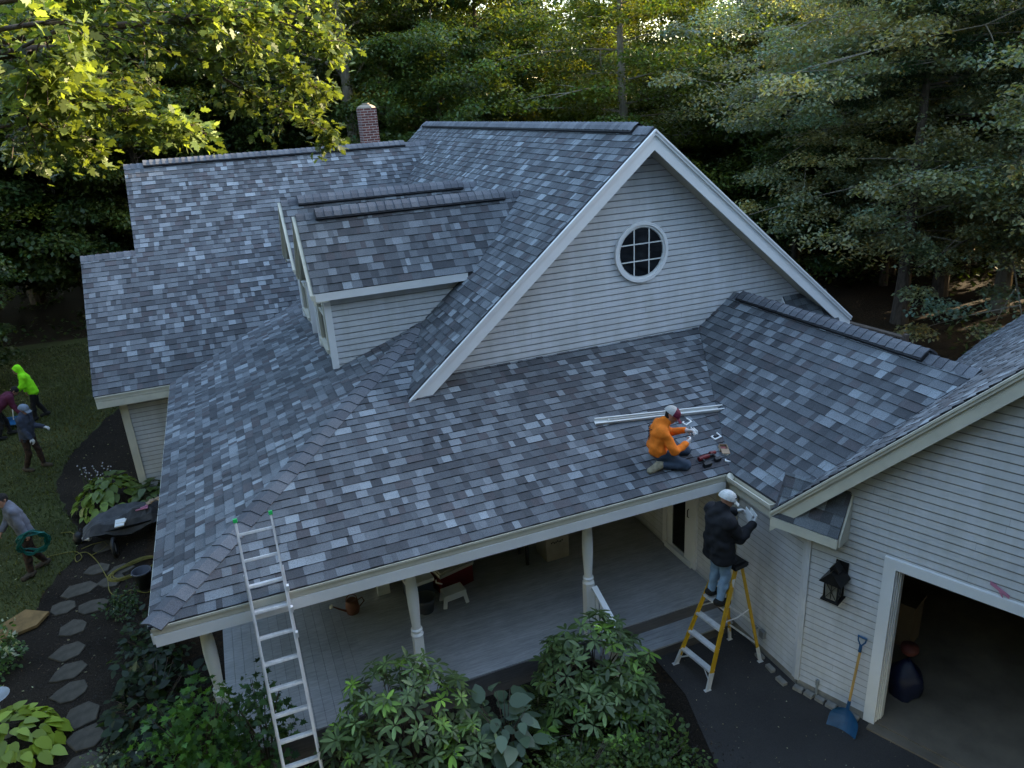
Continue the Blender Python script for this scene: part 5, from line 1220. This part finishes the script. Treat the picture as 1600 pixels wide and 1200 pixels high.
for sg_ in (0, 1):
    m_ = MB(); t = .3/1.78; a_ = F0[0]*(1-t)+T0[0]*t; b_ = F0[1]*(1-t)+T0[1]*t; m_.bar((F0[sg_]*.93+T0[sg_]*.07), (a_*.65+b_*.35) if sg_ == 0 else (a_*.35+b_*.65), .008, .018); m_.build('knee_brace', M['alu'], sl)
m_ = MB(); m_.box((5.855, 7.29, 1.80), (.24, .42, .05), rz=.14); m_.box((5.855, 7.29, 1.83), (.20, .36, .03), rz=.14); m_.box((5.855, 7.29, 1.765), (.22, .40, .02), rz=.14); m_.build('top_cap', M['black'], sl)
m_ = MB(); q = F0[0]+(T0[0]-F0[0])*.87; m_.prism(q+A(-.028, -.009, -.06), q+A(.022, -.009, -.06), (0, .001, 0), (.02, .003, .13)); m_.build('label', M['white'], sl)

# ------------------------------------------------------------------ things on the roof
def onF(x, y, h=0): return A(x, y, zF(x, y))+nF*h
gs = thing('gutter_section', 'length of white gutter lying across the shingles behind the kneeling man', 'gutter', tuple(onF(5.8, 9.15)))
a_ = onF(4.80, 9.28, .015); b_ = onF(6.92, 8.98, .015); d = unit(b_-a_); s_ = unit(np.cross(nF, d))
m_ = MB(); m_.prism(a_, b_, s_*.095, nF*.006); m_.prism(a_, b_, s_*.005, nF*.045); m_.prism(a_+s_*.09, b_+s_*.09, s_*.005, nF*.06); m_.prism(a_+s_*.078+nF*.058, b_+s_*.078+nF*.058, s_*.017, nF*.005); m_.prism(a_-s_*.012+nF*.042, b_-s_*.012+nF*.066, s_*.016, nF*.005); m_.build('trough', M['gutter'], gs)
m_ = MB(); c0 = a_+d*.22; c1 = a_+d*1.35; m_.prism(c0+s_*.02+nF*.03, c1+s_*.02+nF*.03, s_*.055, nF*.004); m_.prism(c0+s_*.03+nF*.03, c1+s_*.03+nF*.03, s_*.004, nF*.04)
tag(m_.build('downspout_piece', M['gutter']), 'narrow white trim piece nested in the long gutter on the shingles', 'gutter')
for i, (px, py, rz, lb) in enumerate(((6.22, 8.90, .4, 'white gutter bracket nearest the end of the long gutter on the roof'), (6.47, 8.50, .2, 'white gutter bracket just above the open cardboard box on the roof'), (6.40, 8.10, 1.1, 'white gutter bracket closest to the inside roof corner, below the box'), (6.02, 9.07, -.3, 'white gutter hanger lying on the long gutter beside the cap'))):
    m_ = MB(); c = onF(px, py, .012 if i < 3 else .10); x_ = A(math.cos(rz), math.sin(rz), 0); x_ = unit(x_-nF*np.dot(x_, nF)); y_ = np.cross(nF, x_)
    m_.prism(c-x_*.075, c+x_*.075, y_*.02, nF*.014); m_.prism(c-x_*.075+y_*.02, c-x_*.057+y_*.02, y_*.07, nF*.014); m_.prism(c+x_*.057+y_*.02, c+x_*.075+y_*.02, y_*.085, nF*.014); m_.prism(c-x_*.057+y_*.072, c-x_*.03+y_*.072, y_*.016, nF*.014)
    tag(m_.build('gutter_bracket', M['white'], None, origin=tuple(c)), lb, 'bracket', 'white gutter brackets on the porch roof')
dr_ = thing('power_drill', 'red and black cordless drill lying on the shingles near the roof corner', 'drill', tuple(onF(6.03, 8.17)))
c = onF(6.03, 8.17, .045); x_ = A(1, .05, .02); x_ = unit(x_-nF*np.dot(x_, nF)); y_ = np.cross(nF, x_)
m_ = MB(); m_.tube([c+x_*-.12+y_*.04, c-x_*.02+y_*.05, c+x_*.07+y_*.05], [.036, .036, .03], 10); m_.build('motor_housing', plain('dark_red_plastic', (.16, .012, .014), .45), dr_)
m_ = MB(); m_.tube([c+x_*.07+y_*.05, c+x_*.12+y_*.05, c+x_*.15+y_*.05], [.026, .024, .010], 10); m_.build('chuck', M['black'], dr_)
m_ = MB(); m_.tube([c-x_*.06+y_*.03, c-x_*.07-y_*.06, c-x_*.075-y_*.08], [.02, .017, .02], 8); m_.build('handle', M['black'], dr_)
m_ = MB(); m_.prism(c-x_*.13-y_*.12-nF*.03, c-x_*.0-y_*.12-nF*.03, y_*.05, nF*.07); m_.build('battery', M['black'], dr_)
im = thing('impact_driver', 'second small red and black driver touching the drill on the shingles', 'driver', tuple(onF(6.2, 8.2)))
c = onF(6.18, 8.2, .04); m_ = MB(); m_.tube([c+y_*.06-x_*.04, c+y_*.06+x_*.06], [.033, .027], 10); m_.build('motor_housing', M['red'], im); m_ = MB(); m_.tube([c+y_*.05, c-y_*.06], .018, 8); m_.prism(c-x_*.05-y_*.10-nF*.028, c+x_*.05-y_*.10-nF*.028, y_*.045, nF*.06); m_.build('handle', M['black'], im)
bx = thing('cardboard_box', 'small open cardboard box of screws on the shingles beside the drill', 'box', tuple(onF(6.4, 8.3)))
c = onF(6.41, 8.30, .002); x_ = unit(A(.9, -.35, 0)-nF*np.dot(A(.9, -.35, 0), nF)); y_ = np.cross(nF, x_)
m_ = MB()
for p_, q_, a2 in ((-.06, .06, 0), (-.06, .06, .10)): m_.prism(c+x_*p_+y_*(a2-.05), c+x_*q_+y_*(a2-.05), y_*.004, nF*.06)
for p_ in (-.06, .056): m_.prism(c+x_*p_-y_*.05, c+x_*(p_+.004)-y_*.05, y_*.10, nF*.06)
m_.prism(c-x_*.06-y_*.05, c+x_*.06-y_*.05, y_*.1, nF*.004); m_.build('tray', M['card'], bx)
m_ = MB(); m_.prism(c-x_*.06-y_*.05+nF*.06, c+x_*.06-y_*.05+nF*.06, -y_*.1, nF*.004); m_.build('flap', M['card'], bx)
m_ = MB(); m_.prism(c-x_*.04-y_*.03, c+x_*.04-y_*.03, y_*.06, nF*.035); m_.build('screws', M['red'], bx)
# pieces in the hands
m_ = MB(); c = A(5.92, 8.34, 3.36); m_.prism(c+A(-.03, -.05, -.05), c+A(.03, -.05, -.04), (0, .10, .02), (0.01, 0, .006)); m_.prism(c+A(-.03, -.05, -.05), c+A(-.02, -.05, -.05), (0, .10, .02), (0, 0, .07)); m_.prism(c+A(.02, -.05, -.05), c+A(.03, -.05, -.05), (0, .10, .02), (0, 0, .05))
tag(m_.build('gutter_end_cap', M['white'], None, origin=tuple(c)), 'white gutter fitting held in the gloves of the kneeling man', 'fitting')
m_ = MB(); c = A(6.08, 7.22, 2.47); m_.prism(c+A(-.04, -.07, -.07), c+A(.05, -.07, -.05), (0, .14, .06), (.01, 0, .008)); m_.prism(c+A(-.04, -.07, -.07), c+A(-.03, -.07, -.07), (0, .14, .06), (.02, 0, .13)); m_.prism(c+A(.04, -.07, -.05), c+A(.05, -.07, -.05), (0, .14, .06), (.02, 0, .08))
tag(m_.build('gutter_end_cap', M['white'], None, origin=tuple(c)), 'white gutter fitting held by the man on the stepladder', 'fitting')

# ------------------------------------------------------------------ garage front
wl_ = thing('wall_lantern', 'black iron lantern with a peaked roof on the garage wall', 'lantern', tuple(gp(.44, 2.05, .02)))
def lp_(u, z, o): return gp(u, z, o)
cu, co_ = .42, .17
m_ = MB(); m_.prism(lp_(.36, 1.98, .018), lp_(.52, 1.98, .018), -GD*.02, A(0, 0, .30)); m_.tube([lp_(.44, 2.2, .03), lp_(.44, 2.26, .1), lp_(.43, 2.24, co_)], .012, 6); m_.build('bracket', M['iron'], wl_)
m_ = MB(); hw = .135
def ring4(z, w): return [lp_(cu-w, z, co_-w), lp_(cu+w, z, co_-w), lp_(cu+w, z, co_+w), lp_(cu-w, z, co_+w)]
lo = ring4(2.07, .145); rd0 = lp_(cu, 2.25, co_-.145); rd1 = lp_(cu, 2.25, co_+.145)
m_.mesh(lo+[rd0, rd1], [(0, 1, 4), (2, 3, 5), (1, 2, 5, 4), (3, 0, 4, 5), (3, 2, 1, 0)])
for w_, z_ in ((.05, 2.2),): m_.box(lp_(cu, z_, co_), (.1, .1, .08), rz=R(22.5)); 
lo2 = ring4(2.235, .065); m_.mesh(lo2+[lp_(cu, 2.33, co_-.07), lp_(cu, 2.33, co_+.07)], [(0, 1, 4), (2, 3, 5), (1, 2, 5, 4), (3, 0, 4, 5), (3, 2, 1, 0)]); m_.build('lantern_roof', M['iron'], wl_)
m_ = MB()
c4t = ring4(2.07, .085); c4b = ring4(1.80, .085)
for a_, b_ in zip(c4t, c4b): m_.bar(a_, b_, .016, .016)
for i in range(4):
    j = (i+1) % 4; m_.bar(c4t[i], c4b[j], .006, .006); m_.bar(c4t[j], c4b[i], .006, .006); m_.bar((c4t[i]+c4t[j])/2, (c4b[i]+c4b[j])/2, .006, .006)
cb4 = ring4(1.785, .115); ct4 = [q+A(0, 0, .02) for q in cb4]; m_.mesh(cb4+ct4, [(3, 2, 1, 0), (4, 5, 6, 7), (0, 1, 5, 4), (1, 2, 6, 5), (2, 3, 7, 6), (3, 0, 4, 7)]); m_.build('cage', M['iron'], wl_)
m_ = MB(); a4 = ring4(2.06, .075); b4 = ring4(1.81, .075); m_.mesh(b4+a4, [(0, 1, 5, 4), (1, 2, 6, 5), (2, 3, 7, 6), (3, 0, 4, 7)]); m_.build('glass', M['lglass'], wl_)

sv = thing('snow_shovel', 'blue snow shovel with a wooden handle leaning beside the garage door', 'shovel', tuple(gp(.8, 0.02, .33)))
top = gp(.80, 1.22, .07); bot = gp(.80, .34, .25); 
m_ = MB(); m_.tube([top-A(0, 0, .10)+(bot-top)*.0, bot], .017, 8); m_.build('handle', M['wood'], sv)
dv = unit(top-bot); m_ = MB(); m_.tube([top-dv*.12, top-dv*.03], [.022, .02], 8)
for s_ in (-1, 1): m_.tube([top-dv*.04, top+GU*s_*.045+dv*.03, top+GU*s_*.05+dv*.085], .010, 6)
m_.tube([top-GU*.058+dv*.085, top+GU*.058+dv*.085], .014, 8); m_.build('grip', M['blue'], sv)
m_ = MB(); m_.tube([bot+dv*.06, bot-dv*.06], [.021, .026], 8)
rows_ = []
for i in range(6):
    v_ = i/5; zc = bot-dv*(.05+.28*v_)-GD*(.02+.05*v_*v_); w_ = .10+.09*min(1, v_*2.2)**.6
    rows_.append([zc+GU*s_*w_-GD*.045*abs(s_)**2 for s_ in np.linspace(-1, 1, 9)])
vs = [q for r_ in rows_ for q in r_]; m_.mesh(vs, [(i*9+j, i*9+j+1, (i+1)*9+j+1, (i+1)*9+j) for i in range(5) for j in range(8)]); m_.mesh([q+GD*.004 for q in vs], [(i*9+j+1, i*9+j, (i+1)*9+j, (i+1)*9+j+1) for i in range(5) for j in range(8)])
m_.build('blade', M['blue'], sv)
m_ = MB(); q = gp(2.03, 2.66, .03); m_.prism(q+A(0, 0, .03), q+GU*.20-A(0, 0, .07), A(0, 0, .045), -GD*.004); m_.prism(q+GU*.05+A(0, 0, .04), q+GU*.14-A(0, 0, .09), A(0, 0, .03), -GD*.006)
tag(m_.build('tape_scrap', M['pink'], None, origin=tuple(q)), 'scrap of pink tape stuck on the siding above the garage door', 'tape')
m_ = MB(); q = gp(.29, .0, .04); m_.tube([q, q+A(0, 0, .22)], .016, 8); m_.box(q+A(0, 0, .25), (.04, .03, .09)); tag(m_.build('pipe_stub', plain('painted_pipe', (.3, .31, .3), .6)), 'short pipe stub at the foot of the garage wall', 'pipe')
m_ = MB(); c = A(6.42, 7.3, .42); m_.tube([c, c-A(.09, 0, 0)], .014, 8); m_.tube([c-A(.08, 0, 0), c-A(.10, .02, .05)], .012, 8); m_.tube([c-A(.06, 0, -.02), c-A(.06, 0, -.05)], .008, 6)
m_.lathe(c-A(.06, 0, -.05), [(.0, 0), (.03, 0), (.03, .01), (0, .01)], 10); m_.box(c-A(.02, .12, .02), (.05, .09, .12)); tag(m_.build('garden_tap', plain('tap_metal', (.35, .36, .36), .4, metal=.6)), 'outdoor tap low on the wall behind the stepladder', 'tap')
rnd = random.Random(8)
for i in range(9):
    u = i/9; 
    if i < 3: c = A(6.36-.03*i, 7.15-.27*i, .03); rz = R(90)
    else: c = gp((i-3)*.155+.06, .03, .09); rz = math.atan2(GU[1], GU[0])
    m_ = MB(); w_ = rnd.uniform(.11, .16); m_.box(c, (w_, rnd.uniform(.07, .10), .05), rz+rnd.uniform(-.15, .15)); m_.box(c+A(0, 0, .012), (w_*.9, .07, .04), rz)
    tag(m_.build('edging_stone', M['concrete'], None, origin=tuple(c)), ('first', 'second', 'third')[i % 3]+' edging stone '+('behind the stepladder along the low roof wall' if i < 3 else 'right of the wall corner by the driveway' if i < 6 else 'nearest the blue snow shovel'), 'stone', 'edging stones at the foot of the wall')
# inside the garage, just past the left jamb
m_ = MB(); c = GK+GU*1.15+GD*.75; 
vs = []
for i_ in range(9):
    for j_ in range(18):
        t = 2*math.pi*j_/18; z_ = i_/8; rr = (.17+.05*math.sin(z_*3)-.13*max(0, z_-.6)/.4)*(1+.10*math.sin(5*t+z_*4)+.06*math.sin(9*t-z_*7)); vs.append(c+A(rr*math.cos(t), rr*math.sin(t), .06+.56*z_+.02*math.sin(3*t)))
m_.mesh(vs, [(i_*18+j_, i_*18+(j_+1) % 18, (i_+1)*18+(j_+1) % 18, (i_+1)*18+j_) for i_ in range(8) for j_ in range(18)]+[tuple(8*18+j_ for j_ in range(18))]); tag(m_.build('bin_bag', plain('blue_bag', (.006, .010, .035), .5, bmp=.6, bs=8), None, True, origin=tuple(c)), 'dark blue bag standing inside the garage by the left jamb', 'bag')
m_ = MB(); c = GK+GU*1.12+GD*.85+A(0, 0, .66); m_.lathe(c, [(.0, 0), (.09, .01), (.12, .06), (.11, .12), (.0, .14)], 14); tag(m_.build('bowl', plain('faded_red', (.09, .02, .015), .7), None, True, origin=tuple(c)), 'dull red round object on top of the blue bag in the garage', 'bowl')
m_ = MB(); c = GK+GU*.72+GD*1.9+A(0, 0, .4); m_.box(c, (.4, .34, .7), R(22.5)); m_.box(c+A(0, 0, .37), (.44, .38, .04), R(22.5)); tag(m_.build('storage_box', plain('dull_brown', (.10, .075, .05), .9), None, origin=tuple(c)), 'brown box in the dark of the garage behind the blue bag', 'box')

# ------------------------------------------------------------------ things on the porch
ZD = .403
cl = thing('drinks_cooler', 'red drinks cooler with a pale lid on the porch behind the middle post', 'cooler', (2.62, 10.45, ZD))
m_ = MB(); m_.box((2.62, 10.45, ZD+.18), (.62, .38, .34), .25); m_.build('tub', M['red'], cl)
m_ = MB(); m_.box((2.62, 10.45, ZD+.38), (.66, .42, .06), .25); m_.box((2.62, 10.45, ZD+.42), (.60, .36, .02), .25); m_.build('lid', plain('aged_white_plastic', (.42, .40, .33), .5), cl)
m_ = MB(); m_.tube([(2.3, 10.25, ZD+.3), (2.28, 10.18, ZD+.3), (2.36, 10.10, ZD+.3)], .012, 6); m_.build('handle', M['white'], cl)
c2 = thing('drinks_cooler', 'smaller pale lidded cooler left of the red one on the porch', 'cooler', (2.02, 10.4, ZD))
m_ = MB(); m_.box((2.02, 10.4, ZD+.16), (.42, .34, .30), .1); m_.build('tub', plain('pale_blue_plastic', (.05, .07, .10), .5), c2); m_ = MB(); m_.box((2.02, 10.4, ZD+.34), (.46, .38, .06), .1); m_.build('lid', M['white'], c2)
ss = thing('step_stool', 'small white plastic step stool on the porch floor beside the red cooler', 'stool', (2.5, 9.95, ZD))
m_ = MB(); m_.box((2.5, 9.97, ZD+.22), (.36, .24, .035), .12); m_.build('seat', M['white'], ss)
for s_ in (-1, 1):
    for s2 in (-1, 1):
        m_ = MB(); a_ = A(2.5+s_*.155, 9.97+s2*.09, ZD+.205); m_.bar(a_, a_+A(s_*.035, s2*.03, -.205), .06, .03); m_.build('leg', M['white'], ss)
m_ = MB(); m_.box((2.5, 9.97-.118, ZD+.17), (.34, .012, .08), .12); m_.box((2.49, 10.09, ZD+.17), (.34, .012, .08), .12); m_.build('apron', M['white'], ss)
wc = thing('watering_can', 'terracotta coloured watering can on the shaded porch floor', 'watering can', (.93, 10.45, ZD))
m_ = MB(); m_.lathe((.93, 10.45, ZD), [(.10, 0), (.115, .08), (.10, .2), (.075, .24), (.07, .23)], 18); b_ = m_.build('body', M['terracotta'], wc, True)
m_ = MB(); m_.tube([(.84, 10.42, ZD+.06), (.72, 10.38, ZD+.17), (.62, 10.35, ZD+.27)], [.02, .014, .012], 8); m_.build('spout', M['terracotta'], wc); m_ = MB(); m_.lathe((.62, 10.35, ZD+.26), [(.012, 0), (.04, .04), (.0, .05)], 10, axis=(-.6, -.2, .7)); m_.build('rose', plain('pale_plastic', (.5, .45, .36), .5), wc)
m_ = MB(); m_.tube([(.93+.09*math.cos(t), 10.45, ZD+.22+.12*math.sin(t)) for t in np.linspace(0, math.pi, 9)], .009, 6); m_.tube([(1.02, 10.45, ZD+.2), (1.1, 10.46, ZD+.22), (1.13, 10.47, ZD+.14), (1.03, 10.46, ZD+.05)], .009, 6); m_.build('handle', M['terracotta'], wc)
cbx = thing('carton', 'tall pale carton standing against the back wall of the porch', 'box', (4.52, 10.5, ZD))
m_ = MB(); m_.box((4.52, 10.5, ZD+.29), (.44, .42, .58), .05); m_.build('carton_body', plain('pale_card', (.30, .27, .22), .8), cbx)
m_ = MB()
for i in range(8): m_.box((4.41+.03*i, 10.28+.0015*i, ZD+.36+.012*math.sin(i*2)), (.018, .004, .03), .05)
m_.build('print', M['black'], cbx)
m_ = MB(); m_.box((1.50, 10.75, ZD+.22), (.20, .16, .44), 0); m_.box((1.50, 10.75, ZD+.45), (.22, .18, .03), 0); tag(m_.build('small_pedestal', M['white'], None, origin=(1.5, 10.75, ZD)), 'small white pedestal at the back of the porch between the can and the middle post', 'pedestal')
pt = thing('plant_pot', 'dark empty pot on the porch behind the middle post', 'pot', (2.02, 9.95, ZD))
m_ = MB(); m_.lathe((2.02, 9.95, ZD), [(.12, 0), (.16, .22), (.175, .22), (.175, .26), (.155, .26), (.14, .1), (.0, .1)], 20); m_.build('pot_body', M['greyp'], pt, True)
bn = thing('porch_bench', 'dark bench in the deep shade at the back of the porch', 'bench', (3.4, 10.6, ZD))
m_ = MB(); m_.box((3.4, 10.55, ZD+.43), (1.25, .42, .04)); m_.build('seat', M['black'], bn); m_ = MB(); m_.box((3.4, 10.8, ZD+.72), (1.25, .04, .42)); m_.build('backrest', M['black'], bn)
for a_ in (-.58, .58):
    for b_ in (10.38, 10.76): m_ = MB(); m_.box((3.4+a_, b_, ZD+.205), (.05, .05, .41)); m_.build('leg', M['black'], bn)

# ------------------------------------------------------------------ garden things
ST = [((-3.33, 14.53), .26, .17), ((-2.88, 14.30), .24, .16), ((-3.55, 13.93), .30, .20), ((-3.02, 13.95), .25, .17), ((-3.76, 13.43), .24, .19), ((-3.24, 13.25), .27, .18), ((-3.50, 12.70), .22, .20), ((-3.50, 12.05), .26, .20),
      ((-3.42, 11.50), .27, .17), ((-3.32, 10.98), .27, .19), ((-3.10, 10.38), .24, .22), ((-3.0, 9.85), .26, .20), ((-2.95, 9.35), .24, .2), ((-3.3, 15.4), .24, .2)]
SL = ['topmost near the wheelbarrow wheel', 'under the yellow cord, right of its row', 'broad and pale, at the lawn edge', 'mostly in shade right of the broad pale one', 'leftmost, above the tan stone', 'pointed, right of the leftmost one', 'small and squarish, middle of the path', 'brownish, below the squarish one',
      'wide and flat, level with the roof corner', 'dark square one below the wide flat one', 'right of the big hosta', 'dark, beside the pale variegated plant', 'at the bottom edge', 'hidden behind the wheelbarrow leg']
for i, (((x, y), a_, b_), lb) in enumerate(zip(ST, SL)):
    r = rg(200+i); n_ = int(r.integers(6, 9)); an = r.uniform(-.2, .5); ring_ = []
    for j in range(n_):
        t = 2*math.pi*j/n_+r.normal()*.12; q = A(math.cos(t)*a_, math.sin(t)*b_*1.25, 0)*r.uniform(.85, 1.12); ring_.append(A(x+q[0]*math.cos(an)-q[1]*math.sin(an), y+q[0]*math.sin(an)+q[1]*math.cos(an), 0))
    m_ = MB(); c = A(x, y, 0); top_ = [c+(q-c)*.95+A(0, 0, .036) for q in ring_]; mid_ = [q+A(0, 0, .026) for q in ring_]; k = n_
    m_.mesh(ring_+mid_+top_, [(j, (j+1) % k, (j+1) % k+k, j+k) for j in range(k)]+[(j+k, (j+1) % k+k, (j+1) % k+2*k, j+2*k) for j in range(k)]+[tuple(range(2*k, 3*k))])
    tag(m_.build('stepping_stone', M['stone'], None, origin=(x, y, 0)), 'stepping stone '+lb, 'stepping stone', 'stepping stones of the garden path')
m_ = MB(); q = [A(-4.85, 12.75, .03), A(-4.1, 13.0, .03), A(-3.95, 13.3, .05), A(-4.35, 13.55, .06), A(-4.75, 13.2, .05)]; m_.mesh(q+[p+A(0, 0, .05) for p in q], [(5, 6, 7, 8, 9)]+[(j, (j+1) % 5, (j+1) % 5+5, j+5) for j in range(5)])
tag(m_.build('flagstone', M['ochre'], None, origin=(-4.3, 13.2, 0)), 'flat tan orange stone at the edge of the lawn', 'stone')
wb = thing('wheelbarrow', 'wheelbarrow under a grey tarp heaped with scraps, beside the eave', 'wheelbarrow', (-2.95, 15.4, 0))
m_ = MB(); r = rg(4); nx_, ny_ = 15, 9; g_v = []
for i in range(nx_):
    for j in range(ny_):
        u, v = i/(nx_-1), j/(ny_-1); x = -3.6+1.55*u; y = 15.1+.8*v+.18*u; ed = min(u, 1-u, v, 1-v)
        g_v.append(A(x+.12*(v-.5)*(u-.5), y, .46+.16*min(1, ed*5)+.05*math.sin(u*9+v*4)+.04*math.cos(v*11-u*5)+r.normal()*.014-.10*(1-min(1, ed*6))))
m_.mesh(g_v, [(i*ny_+j, (i+1)*ny_+j, (i+1)*ny_+j+1, i*ny_+j+1) for i in range(nx_-1) for j in range(ny_-1)]); m_.build('tarp', M['tarp'], wb)
m_ = MB(); m_.mesh([A(-3.4, 15.15, .45), A(-2.3, 15.25, .45), A(-2.3, 15.9, .45), A(-3.4, 15.85, .45), A(-3.2, 15.3, .2), A(-2.6, 15.35, .2), A(-2.6, 15.75, .2), A(-3.2, 15.7, .2)], [(4, 5, 6, 7), (0, 1, 5, 4), (1, 2, 6, 5), (2, 3, 7, 6), (3, 0, 4, 7)]); m_.build('tray', M['black'], wb)
m_ = MB(); t_ = [A(-3.02+.0, 14.93+.17*math.cos(a), .19+.17*math.sin(a)) for a in np.linspace(0, 2*math.pi, 21)]; m_.tube(t_, .04, 8); wh = m_.build('wheel', M['black'], wb); m_ = MB(); m_.lathe((-3.05, 14.93, .19), [(.0, -.02), (.11, -.015), (.11, .035), (0, .05)], 14, axis=(1, 0, 0)); m_.build('rim', M['alu'], wh)
for a_ in (-3.3, -2.45): m_ = MB(); m_.tube([(a_, 15.6, .4), (a_, 15.75, .0), (a_, 15.95, .0), (a_, 15.9, .42)], .014, 6); m_.build('leg', M['black'], wb)
for i, (x, y, z, s_, cM, lb) in enumerate(((-2.45, 15.45, .66, .13, 'pink', 'pinkish scrap on the tarp of the wheelbarrow'), (-2.3, 15.6, .68, .11, 'card', 'brown scrap on the tarp beside the pinkish one'), (-2.85, 15.12, .60, .17, 'white', 'pale grey sheet hanging over the near edge of the tarp'), (-2.12, 15.7, .66, .12, 'card', 'tan scrap nearest the eave on the wheelbarrow tarp'))):
    m_ = MB(); m_.box((x, y, z), (s_*1.8, s_, .02), i*.8); m_.box((x+.03, y+.02, z+.018), (s_, s_*.8, .02), i*1.3+.4); tag(m_.build('scrap', M[cM], None, origin=(x, y, z)), lb, 'scrap', 'scraps on the wheelbarrow')
bw = thing('leaf_blower', 'small black power tool with a pale nozzle on the lawn edge beside the yellow cord', 'power tool', (-3.72, 15.75, 0))
m_ = MB(); m_.lathe((-3.78, 15.85, .02), [(.10, 0), (.12, .08), (.09, .18), (.04, .22)], 12); m_.tube([(-3.78, 15.85, .2), (-3.72, 15.9, .28), (-3.66, 15.9, .2)], .015, 6); m_.build('body', M['black'], bw, True)
m_ = MB(); m_.tube([(-3.7, 15.8, .10), (-3.56, 15.72, .10)], [.05, .04], 8); m_.build('nozzle', M['alu'], bw)
m_ = MB(); cp_ = [at_z(x, y, .03) for x, y in ((60, 884), (72, 872), (92, 866), (118, 862), (128, 870), (120, 878), (118, 868), (135, 863), (150, 875), (160, 890), (168, 905), (172, 925), (188, 932), (204, 922), (228, 926), (240, 920))]
sp_ = []
for i in range(len(cp_)-1):
    a = cp_[max(0, i-1)]; b = cp_[i]; c = cp_[i+1]; d = cp_[min(len(cp_)-1, i+2)]
    for s in np.linspace(0, 1, 6, endpoint=False): sp_.append(.5*((2*b)+(c-a)*s+(2*a-5*b+4*c-d)*s*s+(-a+3*b-3*c+d)*s**3))
m_.tube(sp_, .009, 6)
lp2 = []
for i in range(110):
    a = i*.34; lp2.append(A(-2.62+(.42+.06*math.sin(i*.3))*math.cos(a)*1.0, 14.15+(.26+.05*math.cos(i*.23))*math.sin(a)+.12*math.cos(a), .035+.0006*i+.01*math.sin(i)))
m_.tube(lp2, .009, 6); m_.tube([at_z(x, y, .04) for x, y in ((95, 833), (110, 831), (122, 838), (127, 848))], .009, 6)
m_.tube([at_z(x, y, .03) for x, y in ((127, 858), (145, 850), (162, 846), (168, 852), (158, 860), (142, 868))], .009, 6)
tag(m_.build('power_cord', M['cord'], None, True), 'thin yellow extension cord looping across the lawn and stepping stones', 'cord')
bk = thing('bucket', 'dark grey bucket in the mulch beside the left eave', 'bucket', (-2.42, 13.5, 0))
m_ = MB(); m_.lathe((-2.42, 13.5, 0), [(.12, 0), (.16, .32), (.175, .32), (.175, .35), (.15, .35), (.12, .05), (0, .05)], 18); m_.build('bucket_body', plain('slate_plastic', (.06, .065, .085), .5), bk, True)
m_ = MB(); m_.tube([(-2.42+.17*math.cos(t), 13.5-.06, .34-.12*math.sin(t)*.5) for t in np.linspace(0, math.pi, 9)], .006, 5); m_.build('handle', M['alu'], bk)
gb_ = thing('garden_ornament', 'clear glass bird bath bowl standing in the big yellow green hosta', 'bird bath', (-4.05, 10.5, 0))
m_ = MB(); m_.lathe((-4.05, 10.45, .62), [(.02, 0), (.12, .02), (.19, .07), (.18, .07), (.11, .035), (0, .02)], 20); m_.build('bowl', plain('pale_glass', (.30, .32, .34), .15), gb_, True); m_ = MB(); m_.lathe((-4.05, 10.45, 0), [(.09, 0), (.03, .05), (.025, .55), (.04, .62)], 12); m_.build('pedestal', M['concrete'], gb_)
fb = thing('flower_spikes', 'pale dried flower spikes above the hosta by the wing wall', 'flowers', (-3.7, 17.3, 0)); m_ = MB(); pe = MB(); r = rg(6)
for i in range(7):
    x, y = -3.75+.09*i, 17.35+r.normal()*.06; h_ = .95+r.normal()*.05; m_.tube([(x, y, 0), (x+.02, y, h_)], .005, 5)
    for j in range(5): pe.lathe((x+.02+r.normal()*.025, y+r.normal()*.02, h_-.05*j), [(0, 0), (.016, .015), (.012, .035), (0, .04)], 6, axis=unit(r.normal(size=3)+A(0, 0, .5)))
m_.build('stalk', plain('stalk_green', (.05, .08, .02), .7), fb); pe.build('blossom', plain('pale_blossom', (.4, .38, .42), .7), fb)
# deck railing far behind the garage
rl_ = thing('deck_railing', 'brown wooden deck railing seen beyond the ridge of the low roof', 'railing', (13.9, 12.4, 0))
a_ = A(12.2, 14.2, 0); b_ = A(14.0, 11.75, 0); b_ = A(13.87, 11.7, 0); a_ = A(13.6, 14.8, 0)
m_ = MB(); m_.bar(a_+A(0, 0, 2.52), b_+A(0, 0, 2.52), .14, .04); m_.bar(a_+A(0, 0, 1.7), b_+A(0, 0, 1.7), .06, .05); m_.build('rail', M['darkwood'], rl_)
for i in range(17):
    t = (i+.5)/17; p_ = a_+(b_-a_)*t; m_ = MB(); m_.box(p_+A(0, 0, 2.1), (.04, .04, .82)); m_.build('baluster', plain('grey_wood', (.30, .25, .21), .8) if i == 0 else bpy.data.materials['grey_wood'], rl_)
for p_ in (a_, b_): m_ = MB(); m_.box(p_+A(0, 0, 1.3), (.1, .1, 2.6)); m_.build('post', M['darkwood'], rl_)
m_ = MB(); m_.prism(A(10.95, 14.8, 1.55), A(10.95, 11.7, 1.55), (2.95, 0, 0), (0, 0, .1)); m_.build('platform', M['darkwood'], rl_)

for o in list(bpy.data.objects):
    if '_w' in o: del o['_w']
